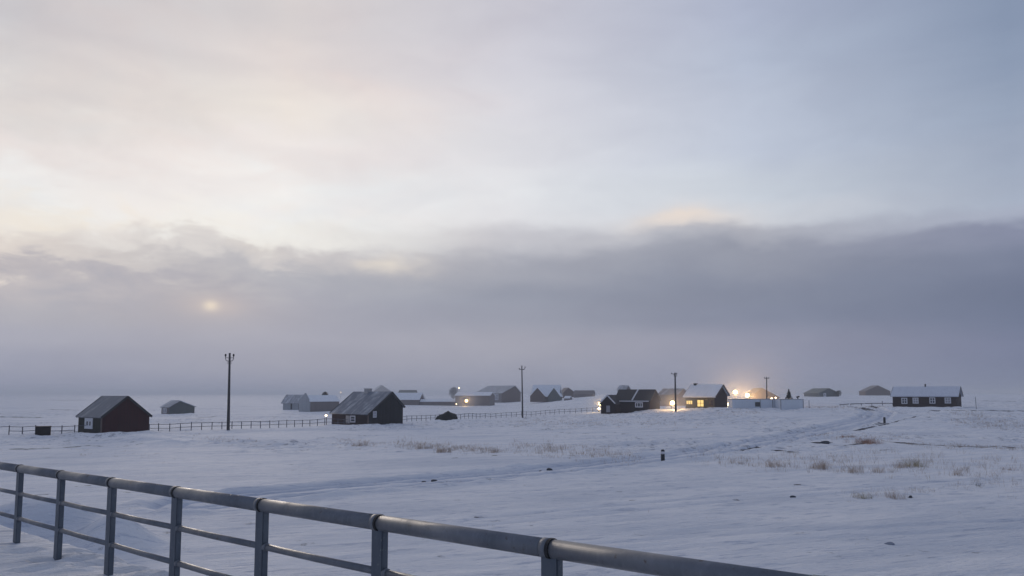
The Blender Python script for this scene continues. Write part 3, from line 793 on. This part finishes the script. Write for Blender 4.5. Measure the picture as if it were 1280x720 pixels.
# little pale door in the wing
a = hit(766.2, 513, h.C, h.ex)-h.ctr; yd = float(a@h.ey)
mb = MB(); mb.box((xo+.30, yd-.35, -.2), (xo+.377, yd+.35, 1.0)); mb.build('door', M['curtain'], h.root)
hplum = h
h = house('shed', 'grey shed with small peak showing over the plum house roof', 'shed', (782, 502), -65, gfar=788.5, sfar=772, eave=487.5, peak=(785, 482.3), wall=M['mauve'], roof=M['greyroof'], over=.2)

# house in warm lamp light, then the lit house
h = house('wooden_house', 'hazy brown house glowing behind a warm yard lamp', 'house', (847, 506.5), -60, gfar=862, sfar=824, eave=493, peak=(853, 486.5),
          wall=M['hazeboard'], gable=M['hazeboard'], roof=M['palestreak'], over=.3)
h = house('wooden_house', 'house with a snowy roof and two yellow-lit windows', 'house', (893.5, 511), -62, gfar=909.5, sfar=857, eave=495.6, peak=(902, 482.2), eave2=494,
          wall=M['khaki'], gable=M['lampbrown'], roof=M['snowroof'], barge=M['dimtrim'], over=.35, thick=.22)
opening(h, 'side', 857.8, 866, 500.2, 505.7, 'lit', 'darktrim', bars=(2, 0), fw=.08)
opening(h, 'side', 871.5, 880, 499.5, 508.6, 'lit', 'darktrim', bars=(1, 1), fw=.08)
opening(h, 'side', 886.5, 891.5, 500.2, 507.5, 'glass', 'dimtrim', bars=(1, 1), fw=.1)
chimney(h, 866.5, 481.2, size=.5, mat='darktrim', hgt=.5)
hlit = h
# far right
h = house('field_hut', 'grey-green hut on the skyline with a leafless bush at its end', 'hut', (1024, 496), -30, gfar=1049, sfar=1020, eave=491.5, peak=(1036, 485.7), Lm=12,
          wall=M['greygreen'], roof=M['greenroof'], over=.3)
opening(h, 'gable', 1029.5, 1032.5, 491.3, 496, 'curtain', 'winwhite', bars=(0, 0), name='door', fw=.3)
h = house('field_hut', 'brown barn-like hut on the skyline behind the long house', 'hut', (1082, 494.3), -15, gfar=1113, sfar=1080.5, eave=489.2, peak=(1097.5, 482), Lm=14,
          wall=M['brown'], gable=M['brown'], roof=M['mauve'], over=.3)
# hazy roofs behind the white cabins
h = house('shed', 'hazy brown shed standing behind the white portable cabin under the glow', 'shed', (944, 506), -12, gfar=974, sfar=943, Lm=9, eave=492.5, eave2=497, peak=(951, 485.8),
          wall=M['greybrown'], gable=M['greybrown'], roof=M['greybrown'], over=.2)

# ------------------------------------------------------------------ portable cabins
def cabin_box(name, label, x0, x1, yt, yb, doors, win=None):
    a = ground_at(x0, yb); b = at_depth(x1, yb, a[1]); L_ = b[0]-a[0]
    zt = at_depth(x0, yt, a[1])[2]; H_ = zt-a[2]
    root = empty(name, ((a[0]+b[0])/2, a[1]+1.25, a[2]), 0, label, 'portable cabin', 'white portable cabins')
    MB().box((-L_/2, -1.25, -.4), (L_/2, 1.25, H_-.12)).build('body', M['white'], root, bevel=.03)
    mb = MB(); mb.box((-L_/2-.06, -1.31, H_-.12), (L_/2+.06, 1.31, H_)); mb.build('roof', M['greyroof'], root, bevel=.03)
    for xx in doors:
        u = (xx-(x0+x1)/2)/(x1-x0)*L_
        MB().box((u-.05, -1.285, -.3), (u+.05, -1.24, H_-.13)).build('corner_post', M['concrete'], root)
    if win:
        u0, u1 = [(v-(x0+x1)/2)/(x1-x0)*L_ for v in win[:2]]; z0, z1 = [(yb-v)/(yb-yt)*H_ for v in (win[3], win[2])]
        mb = MB(); f_ = .09
        mb.box((u0, -1.30, z0), (u0+f_, -1.24, z1)); mb.box((u1-f_, -1.30, z0), (u1, -1.24, z1))
        mb.box((u0+f_, -1.30, z0), (u1-f_, -1.24, z0+f_)); mb.box((u0+f_, -1.30, z1-f_), (u1-f_, -1.24, z1)); mb.box((u0+f_, -1.30, (z0+z1)/2-.05), (u1-f_, -1.24, (z0+z1)/2+.05))
        wf = mb.build('window', M['darktrim'], root); MB().box((u0+.03, -1.27, z0+.03), (u1-.03, -1.255, z1-.03)).build('pane', M['glass'], wf)
    return root, a, L_, H_
c1 = cabin_box('portable_cabin', 'long white portable cabin with one small dark window', 915.5, 973, 498.6, 511.8, (950.5, 966), (944, 950.0, 502.6, 508.2))
c2 = cabin_box('portable_cabin', 'short plain white portable cabin with a conical tree behind it', 975.5, 1005, 498.8, 512.6, (976.2, 1004.3))
a = c2[1]; vt = MB(); vt.tube([(0, 0, 0), (0, 0, .32)], .1, 10); vt.tube([(-.22, 0, .32), (.26, 0, .46)], .13, 10)
v = vt.build('roof_vent', M['darktrim'], c2[0]); v.location = (c2[2]/2-.5, 0, c2[3]-.02)

# ------------------------------------------------------------------ dark container box and tarped heap
P = ground_at(53.5, 546); kx = P[1]/F
b = empty('storage_bin', (P[0]-.3, P[1]+.5, hz(P[0], P[1])-.05), rz_for(53.5, R(3)), 'black storage bin standing on the snow by the red cabin', 'bin')
w_, h_ = 18.5*kx*.86, 12.3*kx
MB().box((-w_/2, -.6, -.1), (w_/2, .6, h_-.12)).build('body', M['blackmetal'], b, bevel=.03)
MB().box((-w_/2-.04, -.65, h_-.12), (w_/2+.04, .65, h_)).build('lid', M['blackmetal'], b, bevel=.02)
for i in (-.8, -.27, .27, .8): MB().box((i*w_/2-.03, -.64, 0), (i*w_/2+.03, -.605, h_-.13)).build('rib', M['blackmetal'], b)
P = ground_at(560, 526.3); kx = P[1]/F
def heap(name, label, cx, w_, h_, d_, seed, P, base_dx):
    mb = MB(); n, m_ = 22, 14; rs = random.Random(seed)
    ph = [rs.uniform(0, 6) for _ in range(4)]
    vs = []; fs = []
    for j in range(m_+1):
        for i in range(n+1):
            u = -1+2*i/n; v = -1+2*j/m_
            prof = max(0, 1-abs(u)**9)*(.74+.26*max(0, 1-abs(u+.08)*1.9))*max(0, 1-abs(v)**6)
            z = h_*prof*(1+.05*math.sin(7*u+ph[0])*math.sin(5*v+ph[1]))
            vs.append((u*w_/2, v*d_/2, z-.15))
        
    for j in range(m_):
        for i in range(n):
            k0 = j*(n+1)+i; fs.append((k0, k0+1, k0+n+2, k0+n+1))
    o = mb.add(vs, fs).build(name, M['tarp'], None, False)
    o.location = (P[0]+base_dx, P[1]+d_/2, P[2]); return tag(o, label, 'heap', 'heaps under dark tarpaulin')
heap('covered_heap', 'bigger dark heap under tarpaulin beside the rail fence', 0, 23*kx, 13.2*kx, 3.0, 3, P, 0)
heap('covered_heap', 'lower dark heap tucked behind the bigger tarpaulin heap', 0, 17*kx, 9.0*kx, 2.5, 5, P+np.array([0, 2.2, 0]), -9.5*kx)

# ------------------------------------------------------------------ rail fence along the road
FL = [ground_at(*p) for p in ((-60, 547), (0, 545.0), (97, 543.2), (190, 540.5), (345, 535.5), (415, 532.5), (505, 527.6), (600, 522.8), (700, 516.8), (748, 514.2))]
fence = empty('rail_fence', (FL[3][0], FL[3][1], 0), 0, 'long low wooden rail fence running past the cabins', 'fence')
fo = np.array([FL[3][0], FL[3][1], 0])
pts = []
acc = [0]
for a, b in zip(FL[:-1], FL[1:]): acc.append(acc[-1]+np.linalg.norm((b-a)[:2]))
total = acc[-1]; npost = 90
print('fence length', total)
def along(s):
    i = min(np.searchsorted(acc, s, side='right')-1, len(FL)-2); tt = (s-acc[i])/(acc[i+1]-acc[i]); p = FL[i]*(1-tt)+FL[i+1]*tt
    return np.array([p[0], p[1], hz(p[0], p[1])])
rs = random.Random(4); tops = []
for i in range(npost):
    p = along(total*i/(npost-1)); q = p-fo; h_ = 1.02+rs.uniform(-.06, .06)
    ln = (rs.uniform(-.03, .03), rs.uniform(-.03, .03))
    MB().bar((q[0], q[1], q[2]-.3), (q[0]+ln[0], q[1]+ln[1], q[2]+h_), .08, .08).build('post', M['fencewood'], fence)
    tops.append((q[0], q[1], q[2]+rs.uniform(-.02, .02)))
for lev, nm in ((.93, 'top_rail'), (.45, 'lower_rail')):
    mb = MB()
    for i, (a, b) in enumerate(zip(tops[:-1], tops[1:])):
        if nm == 'lower_rail' and i in (3, 9):
            mb.build(nm, M['fencewood'], fence); mb = MB(); continue
        mb.bar((a[0], a[1]-.08, a[2]+lev), (b[0], b[1]-.08, b[2]+lev), .035, .065)
    mb.build(nm, M['fencewood'], fence)
# short fence by the long house
A = ground_at(1050, 507.3); B = ground_at(1116, 507.0)
f2 = empty('pole_fence', (A[0], A[1], A[2]), 0, 'low broken pole fence ending at the long brown house', 'fence')
for i in range(6):
    tt = i/5; p = A*(1-tt)+B*tt; hh = .42 if i != 4 else 1.0
    MB().tube([(p[0]-A[0], p[1]-A[1], hz(p[0], p[1])-A[2]-.2), (p[0]-A[0], p[1]-A[1], p[2]-A[2]+hh)], .07, 8).build('post', M['fencewood'], f2)
mb = MB()
for t0, t1, z0, z1 in ((0, .16, .12, .28), (.2, .44, .3, .34), (.46, 1.0, .38, .40)):
    p0 = A*(1-t0)+B*t0-A; p1 = A*(1-t1)+B*t1-A; mb.tube([(p0[0], p0[1]-.09, p0[2]+z0+.1), (p1[0], p1[1]-.09, p1[2]+z1+.1)], .075, 8)
mb.build('pole', M['pole'], f2)

# ------------------------------------------------------------------ utility poles
def utility_pole(label, bx_, by_, tx, ty, kind, depth=None, r=.13):
    P = ground_at(bx_, by_) if depth is None else at_depth(bx_, by_, depth); T = at_depth(tx, ty, P[1]); zb = hz(P[0], P[1])
    H_ = float(T[2]-zb); lean = float(T[0]-P[0])
    root = empty('utility_pole', (P[0], P[1], zb), 0, label, 'pole', 'utility poles across the snow')
    MB().tube([(0, 0, -.4), (lean*.5, 0, H_*.5), (lean, 0, H_)], [r*1.25, r, r*.75], 14).build('shaft', M['pole'], root, True)
    if kind == 0:      # fork with two insulators
        for s in (-1, 1):
            a = MB().tube([(lean, -.02, H_-1.15), (lean+s*.42, -.02, H_-.95), (lean+s*.52, -.02, H_-.75), (lean+s*.52, -.02, H_-.35)], .045, 8).build('arm', M['pole'], root)
            MB().tube([(lean+s*.52, -.02, H_-.45), (lean+s*.52, -.02, H_-.33), (lean+s*.52, -.02, H_-.12)], [.07, .12, .09], 12).build('insulator', M['blackmetal'], a)
        MB().bar((lean-.5, .02, H_-.62), (lean+.5, .02, H_-.62), .06, .07).build('crossarm', M['pole'], root)
        MB().bar((lean-.3, 0, H_-1.3), (lean+.3, 0, H_-1.3), .08, .08).build('clamp', M['pole'], root)
    elif kind == 1:    # cross arm, one upturned end
        MB().bar((lean-.55, -.1, H_-.72), (lean+.35, -.1, H_-.72), .09, .11).build('crossarm', M['pole'], root)
        a = MB().tube([(lean+.2, -.1, H_-.8), (lean+.5, -.1, H_-.7), (lean+.62, -.1, H_-.35)], .06, 8).build('arm', M['pole'], root)
        for u in (-.5, .62): MB().tube([(lean+u, -.1, H_-.72 if u < 0 else H_-.4), (lean+u, -.1, H_-.45 if u < 0 else H_-.15)], [.08, .06], 10).build('insulator', M['blackmetal'], root)
    elif kind == 2:    # ring and lamp head
        n = 14; MB().tube([(lean+.05+.26*math.cos(2*math.pi*i/n), -.05, H_-.45+.26*math.sin(2*math.pi*i/n)) for i in range(n+1)], .045, 6, False).build('ring', M['pole'], root)
        MB().bar((lean-.65, 0, H_-.25), (lean+.35, 0, H_-.25), .07, .09).build('crossarm', M['pole'], root)
        for u in (-.6, .3): MB().tube([(lean+u, 0, H_-.22), (lean+u, 0, H_-.02)], [.07, .05], 10).build('insulator', M['blackmetal'], root)
    else:
        MB().bar((lean-.5, 0, H_-.3), (lean+.5, 0, H_-.3), .08, .1).build('crossarm', M['pole'], root)
        for u in (-.45, .45): MB().tube([(lean+u, 0, H_-.26), (lean+u, 0, H_-.02)], [.07, .05], 10).build('insulator', M['blackmetal'], root)
utility_pole('tallest pole, with a forked head, by the fence past the red cabin', 285.2, 539, 287.2, 441.3, 0, r=.16)
utility_pole('bare pole with one upturned arm before the two-gabled house', 653.3, 522.5, 652.3, 457, 1)
utility_pole('pole with a ring at its top beside the warm-lit yard', 844.6, 514, 843.8, 465.7, 2, r=.15)
utility_pole('thin short pole rising behind the long white portable cabin', 958.5, 508.5, 958.3, 471, 3, r=.11)

# ------------------------------------------------------------------ bollards and posts
def bollard(label, px, py, ht_px, wpx, white):
    P = ground_at(px, py); kx = P[1]/F; z = hz(P[0], P[1]); H_ = ht_px*kx; r = wpx*kx/2
    root = empty('bollard', (P[0], P[1], z), 0, label, 'bollard', 'dark marker bollards by the track')
    MB().tube([(0, 0, -.3), (0, 0, H_*.7), (0, 0, H_*.93), (0, 0, H_)], [r, r, r*.95, r*.55], 18).build('body', M['bollard'], root, True)
    if white:
        MB().tube([(0, 0, H_*.68), (0, 0, H_*.86)], r*1.04, 18).build('reflector_band', M['winwhite'], root, True)
bollard('dark bollard with a pale band beside the wheel tracks', 828.6, 576, 17.6, 4.9, True)
bollard('plain dark bollard where the track bends near the long house', 1105.7, 528.5, 7.6, 2.8, False)
def stake(label, px, py, pyt, r=.05, lean=0):
    P = ground_at(px, py); H_ = (py-pyt)*P[1]/F; z = hz(P[0], P[1])
    o = MB().tube([(0, 0, -.3), (lean, 0, H_)], [r, r*.8], 8).build('stake', M['fencewood']); o.location = (P[0], P[1], z)
    tag(o, label, 'stake')
stake('thin wooden stake in the snow past the long brown house', 1220.5, 511.5, 497, .05, -.08)
stake('short stake in the snow next to the short white cabin', 1011.5, 510.5, 500.5, .06)
stake('little stake by the corner of the red cabin', 186.3, 542.5, 534, .07)

# ------------------------------------------------------------------ trees
def tree(name, label, P, H_, Wd, shape, n, seed, lsz, group=None, mat='leaf'):
    rs = random.Random(seed)
    root = empty(name, P, 0, label, 'tree' if name.endswith('tree') else 'bush', group)
    mb = MB(); mb.tube([(0, 0, -.3), (.03*H_, 0, H_*.45), (0, 0, H_*.9)], [.035*H_, .022*H_, .006*H_], 8)
    for i in range(9):
        z = H_*rs.uniform(.2, .75); a = rs.uniform(0, 6.28); L_ = Wd*.4*(1-z/H_*.7)
        mb.tube([(0, 0, z), (L_*math.cos(a), L_*math.sin(a), z+L_*.5)], [.012*H_, .004*H_], 5)
    mb.build('trunk', M['bark'], root)
    mb = MB()
    for i in range(n):
        if shape == 'cone':
            zf = rs.random()**1.4; rr = Wd/2*(1-zf)*(rs.random()**.5)*(1+.15*math.sin(zf*26)); z = H_*(.06+.94*zf)
            a = rs.uniform(0, 6.28); c = Vector((rr*math.cos(a), rr*math.sin(a), z-.12*rr))
        else:
            while True:
                c = Vector((rs.uniform(-1, 1), rs.uniform(-1, 1), rs.uniform(-1, 1)))
                if c.length < 1: break
            bias = 1+.25*math.sin(3*c.x+seed)*math.cos(4*c.z)
            c = Vector((c.x*Wd/2*bias, c.y*Wd/2*bias, H_*.58+c.z*H_*.42))
        s = lsz*rs.uniform(.6, 1.3)
        d1 = Vector((rs.gauss(0, 1), rs.gauss(0, 1), rs.gauss(0, 1))).normalized()*s; d2 = Vector((rs.gauss(0, 1), rs.gauss(0, 1), rs.gauss(0, 1))).normalized()*s*.6
        mb.add([c-d1, c+d2, c+d1, c-d2], [(0, 1, 2, 3)])
    mb.build('crown', M[mat], root)
P = at_depth(986.3, 499, c2[1][1]+7); 
zb = hz(P[0], P[1]); Ht = at_depth(986.3, 486.8, P[1])[2]-zb
tree('conical_tree', 'small cone-shaped tree standing behind the short white cabin', (P[0], P[1], zb), float(Ht), 9*P[1]/F*1.9, 'cone', 1500, 3, .14)
P = at_depth(406, 505, 215); tree('round_bush', 'round dark bush showing over the brown barn roof', (P[0], P[1], hz(P[0], P[1])), float(at_depth(406, 489.5, 215)[2]-hz(P[0], P[1])), 9*215/F, 'ball', 1500, 8, .25)
P = at_depth(567, 500, 520); tree('round_tree', 'faint round tree in the fog at the end of the pale hall', (P[0], P[1], hz(P[0], P[1])), float(at_depth(567, 483.5, 520)[2]-hz(P[0], P[1])), 12*520/F, 'ball', 900, 9, .45, mat='hazetwig')
P = ground_at(1048.5, 496); 
tree('leafless_bush', 'bare bush at the end wall of the skyline hut', (P[0], P[1], hz(P[0], P[1])), 8*P[1]/F, 8*P[1]/F, 'ball', 260, 10, .25)

# ------------------------------------------------------------------ lamps that are lit
def lamp(label, px, py, ground_py, power, bulb='bulb', r=.18, depth=None, kind='yard', col=(1, .68, .34), group='lit yard lamps'):
    if depth is None: P = ground_at(px, ground_py)
    else: P = at_depth(px, ground_py, depth)
    T = at_depth(px, py, P[1]); z = hz(P[0], P[1]); H_ = float(T[2]-z)
    root = empty('yard_lamp', (P[0], P[1], z), 0, label, 'lamp', group)
    MB().tube([(0, 0, -.3), (0, 0, H_+.15)], .05, 10).build('lamp_post', M['blackmetal'], root, True)
    mb = MB()
    MB().tube([(0, -.02, H_+.12), (0, -.3, H_+.24)], .035, 8).build('arm', M['blackmetal'], root)
    MB().tube([(0, -.32, H_+r), (0, -.32, H_+r+.1)], [r*1.2, r*.5], 14).build('lamp_shade', M['blackmetal'], root)
    n = 10; pr = []
    zs = [(-math.cos(math.pi*i/n))*r for i in range(n+1)]; rr = [max(.004, math.sin(math.pi*i/n)*r) for i in range(n+1)]
    MB().tube([(0, -.32, H_+q) for q in zs], rr, 14).build('bulb', M[bulb], root, True)
    L = bpy.data.lights.new('lamp_light', 'POINT'); L.energy = power; L.color = col; L.shadow_soft_size = r*1.3
    lo = bpy.data.objects.new('lamp_light', L); COL.objects.link(lo); lo.parent = root; lo.location = (0, -.62-r, H_-.02)
    return np.array([P[0], P[1]-.4, z+H_])
def mist(cx, cy, cz, rad, dens, flat=.7):
    bm = bmesh.new(); bmesh.ops.create_icosphere(bm, subdivisions=3, radius=1)
    me = bpy.data.meshes.new('mist'); bm.to_mesh(me); bm.free()
    o = bpy.data.objects.new('mist', me); COL.objects.link(o); o.location = (cx, cy, cz); o.scale = (rad, rad, rad*flat)
    m, k, out = newmat('mist_air')
    tc = k.n('ShaderNodeTexCoord'); ln = k.n('ShaderNodeVectorMath', operation='LENGTH'); k.link(tc.outputs['Object'], ln.inputs[0])
    f = k.maprange(ln.outputs['Value'], 1.0, .0, 0, 1, 'SMOOTHSTEP'); f = k.math('MULTIPLY', f, dens)
    pv = k.n('ShaderNodeVolumePrincipled'); pv.inputs['Color'].default_value = (.95, .95, .96, 1); pv.inputs['Anisotropy'].default_value = .2
    k.link(f, pv.inputs['Density']); k.link(pv.outputs[0], out.inputs['Volume'])
    me.materials.append(m); tag(o, kind='stuff'); return o
p = lamp('small warm lamp by the fence next to the black cabin', 408, 519.3, 531, 25, 'dimbulb', .17)
p = lamp('yellow lamp before the pale hazy hall', 583, 501, 508.0, 480, 'bulb', .48, col=(1, .60, .22)); mist(p[0], p[1], p[2], 8, .04)
p = lamp('faint high lamp over the pale hall roof', 573.8, 485, 506.6, 60, 'dimbulb', .22)
p = lamp('faint low lamp at the end of the long low shed', 570.5, 505, 507.5, 30, 'dimbulb', .2)
p = lamp('warm lamp at the wing of the plum house', 749.6, 504.5, 514.4, 200, 'bulb', .30, col=(1, .66, .24)); mist(p[0], p[1], p[2], 4.5, .055)
p = lamp('low white lamp under the warm one by the plum house', 748.6, 510.8, 514.6, 30, 'dimbulb', .26)
p = lamp('bright warm lamp in the yard between the plum and lit houses', 840, 503.6, 513, 480, 'flood', .36, col=(1, .60, .25)); mist(p[0], p[1], p[2], 6, .055)
p1 = lamp('higher floodlight glowing in mist behind the long white cabin', 919, 490.2, 507, 1400, 'flood', .44, col=(1, .60, .25), depth=172)
p2 = lamp('lower floodlight glowing in mist behind the long white cabin', 934, 494, 507, 1400, 'flood', .42, col=(1, .60, .25), depth=170)
mist((p1[0]+p2[0])/2, 171, (p1[2]+p2[2])/2+1.0, 20, .027, .75)
p = lamp('warm lamp in the gap between the lit house and the long cabin', 911.5, 505.2, 512.0, 220, 'flood', .40, depth=152, col=(1, .62, .28))
p = lamp('small lamp under the brown shed eave behind the long cabin', 964.2, 498.2, 507, 25, 'dimbulb', .2, depth=158)
p = lamp('smaller twin lamp at the brown shed corner behind the long cabin', 969.2, 497.2, 507, 20, 'dimbulb', .16, depth=158)
p = lamp('tiny lamp at the foot of the cone-shaped tree', 986.5, 497.6, 508, 15, 'dimbulb', .15, depth=146)
# distant lone light
p = lamp('lone pale lamp in the fog far behind the black cabin roof', 426, 490.6, 497, 20, 'dimbulb', .25, depth=520)

# ------------------------------------------------------------------ dry grass
def tuft_mesh(mb, cx, cy, r, n, hgt, rs, wd=.012, spread=.5, lift=0.0, sub=.26):
    cl = [(rs.gauss(0, .5)*r, rs.gauss(0, .5)*r, rs.uniform(.55, 1.1)) for _ in range(max(6, n//12))]
    for i in range(n):
        c_ = cl[rs.randrange(len(cl))]
        a = rs.uniform(0, 6.28); q = r*sub*abs(rs.gauss(0, 1)); x = cx+c_[0]+q*math.cos(a); y = cy+c_[1]+q*math.sin(a)
        z = TZ(x, y) - .03 - lift; h_ = hgt*c_[2]*rs.uniform(.35, 1.15)
        la = rs.uniform(0, 6.28); ll = h_*spread*rs.uniform(.1, 1); ex_, ey_ = ll*math.cos(la), ll*math.sin(la)
        wa = rs.uniform(-.6, .6); wx, wy = math.cos(wa)*wd/2, math.sin(wa)*wd/2
        p0 = (x, y, z); pm = (x+ex_*.35, y+ey_*.35, z+h_*.6); pt = (x+ex_, y+ey_, z+h_)
        mb.add([(p0[0]-wx, p0[1]-wy, p0[2]), (p0[0]+wx, p0[1]+wy, p0[2]), (pm[0]+wx*.8, pm[1]+wy*.8, pm[2]), (pm[0]-wx*.8, pm[1]-wy*.8, pm[2]), pt],
               [(0, 1, 2, 3), (3, 2, 4)])
# quick height lookup in the ground grid
ZG = Z.reshape(ny, nx)
def TZ(x, y):
    i = int(np.searchsorted(xs, x))-1; j = int(np.searchsorted(ys, y))-1
    i = min(max(i, 0), nx-2); j = min(max(j, 0), ny-2)
    fx = (x-xs[i])/(xs[i+1]-xs[i]); fy = (y-ys[j])/(ys[j+1]-ys[j])
    return float((ZG[j, i]*(1-fx)+ZG[j, i+1]*fx)*(1-fy)+(ZG[j+1, i]*(1-fx)+ZG[j+1, i+1]*fx)*fy)
rs = random.Random(12)
TU = [  # px, py(base), radius px, height px, blades, material, label
 (448, 558.5, 8, 7, 170, 'grass', 'small brown grass tuft below the black cabin'),
 (553, 567, 8, 9, 240, 'grass', 'thicker brown grass tuft in the stubble strip below the tarpaulin heaps'),
 (524, 563, 15, 7, 220, 'grass', 'wide thin grass tuft in the stubble strip'),
 (619, 567, 10, 6, 120, 'grass', 'thin grass tuft at the end of the stubble strip'),
 (1058, 546.5, 10, 4, 170, 'rust', 'low rusty tuft on the hump beside the dark ditch'),
 (1086, 555, 15, 8, 620, 'rust', 'dense rusty-brown grass tuft beside the dark ditch'),
 (1024, 587.5, 14, 13, 300, 'grass', 'feathery grass tuft, first of the row from the bollard'),
 (1066, 592, 12, 11, 170, 'grass', 'sparse grass tuft between the feathery and the yellow one'),
 (1102, 592.5, 9, 12, 140, 'grass', 'narrow sparse grass tuft before the yellow one'),
 (1144, 585, 11, 11, 330, 'yellow', 'yellowish grass tuft in the row under the long house'),
 (1128, 586, 12, 9, 160, 'grass', 'brown grass tuft touching the yellowish one'),
 (1080, 623.5, 10, 9, 170, 'yellow', 'low yellow-green grass tuft on the near drift'),
 (1114, 623, 12, 13, 170, 'grass', 'taller grey grass tuft on the near drift'),
 (1225, 609, 9, 8, 40, 'twig', 'dark bent twigs poking out of the snow'),
 (1196, 596, 10, 12, 90, 'grass', 'thin tuft past the yellowish grass'),
 (920, 580, 16, 8, 110, 'grass', 'faint thin tuft below the track near the banded bollard'),
 (968, 584, 14, 11, 150, 'grass', 'faint grass tuft between the bollard and the feathery one'),
 (1262, 590, 8, 6, 60, 'rust', 'small rusty tuft at the end of the row'),
]
for (px, py, rpx, hpx, n, mt, lab) in TU:
    P = ground_at(px, py); kx = P[1]/F; mb = MB()
    tuft_mesh(mb, P[0], P[1], rpx*kx, int(n*.72), hpx*kx*1.15, rs, wd=.20*kx, spread=1.1)
    o = mb.build('grass_tuft', M[mt]); tag(o, lab, 'grass tuft', 'dry grass tufts')
    me_ = o.data; z0 = TZ(P[0], P[1])
    for v_ in me_.vertices: v_.co = v_.co-Vector((P[0], P[1], z0))
    o.location = (P[0], P[1], z0)
# sparse stubble nobody could count
mb = MB()
BANDS = [((500, 556), (625, 566), 5, 900, 5, .4), ((640, 560), (790, 572), 8, 900, 7, .35), ((960, 580), (1270, 586), 13, 950, 10, .36), ((870, 572), (990, 585), 9, 300, 8, .32),
         ((1190, 530), (1290, 534), 4, 700, 3, .5), ((1010, 545), (1130, 548), 4, 350, 3, .5), ((640, 530), (960, 528), 6, 900, 2.4, .5), ((250, 548), (330, 556), 4, 200, 3, .4),
         ((420, 552), (500, 556), 4, 200, 3.5, .45), ((1060, 620), (1240, 610), 6, 200, 8, .3), ((1130, 556), (1290, 561), 3, 500, 3, .6), ((1200, 595), (1285, 615), 9, 130, 9, .3),
         ((560, 640), (1200, 655), 25, 60, 5, .3), ((20, 560), (240, 575), 8, 90, 3, .4), ((960, 518), (1100, 524), 5, 500, 2.2, .6)]
for (a, b, sp_, n, hpx, wpx) in BANDS:
    n = int(n*1.5); ncl = max(12, n//9)
    for i in range(ncl):
        t_ = rs.random(); px = a[0]+(b[0]-a[0])*t_+rs.gauss(0, 6); py = a[1]+(b[1]-a[1])*t_+rs.gauss(0, sp_/1.8)
        r_ = ray(px, py); r_ = r_/r_[1]; Pq = None
        y_ = (CAM_Z)/(-r_[2]) if r_[2] < 0 else 500
        for _ in range(12): y_ = (CAM_Z-float(rise(r_[0]*y_, y_)))/(-r_[2])
        kx = y_/F
        tuft_mesh(mb, r_[0]*y_, y_, kx*rs.uniform(3, 11), max(2, n//ncl), hpx*kx*1.05, rs, wd=wpx*kx*.5, spread=1.0, sub=.8)
o = mb.build('dry_stubble', M['grass']); tag(o, kind='stuff')

# ------------------------------------------------------------------ stones and snow lumps
def stone(label, px, py, wpx, hpx, seed, cat='stone', mt='stone'):
    P = ground_at(px, py); kx = P[1]/F; r_ = random.Random(seed)
    bm = bmesh.new(); bmesh.ops.create_icosphere(bm, subdivisions=3, radius=1)
    for v_ in bm.verts:
        c = v_.co; q = 1+.18*math.sin(3*c.x+seed)+.14*math.sin(4.3*c.y+seed*2)+.08*math.sin(9*c.z+seed)
        v_.co = Vector((c.x*q*wpx*kx/2, c.y*q*wpx*kx/2.4, c.z*q*hpx*kx*.75))
    me_ = bpy.data.meshes.new('stone'); bm.to_mesh(me_); bm.free(); me_.materials.append(M[mt])
    o = bpy.data.objects.new('stone', me_); COL.objects.link(o); o.location = (P[0], P[1], TZ(P[0], P[1])+hpx*kx*.1); tag(o, label, cat, 'dark stones in the snow')
for (px, py, a, b, lab) in ((530, 599.5, 7, 1.6, 'flat dark stone beside the wheel track, first of two'), (543, 598.8, 9, 2.0, 'widest dark stone beside the wheel track'),
        (676.5, 586, 5, 2.4, 'small dark stone on the track under the grass strip'), (687, 586, 9, 2.6, 'long low stone on the track under the grass strip'),
        (1112, 681, 11, 2.4, 'flat grey snow lump alone on the nearest snow'),
        
        (1031, 554.5, 13, 2.6, 'flat black stone before the rusty tuft'), (1138, 622.5, 5, 3, 'small black stone beside the grey tuft on the near drift'), (991, 622.5, 6, 3, 'small stone on the near drift before the yellow-green tuft'),
        (943, 560.5, 18, 2.4, 'rusty dark slab lying across the track edge')):
    stone(lab, px, py, a, b, int(px), mt='shadelump' if px in (1112, 809.5) else 'stone')
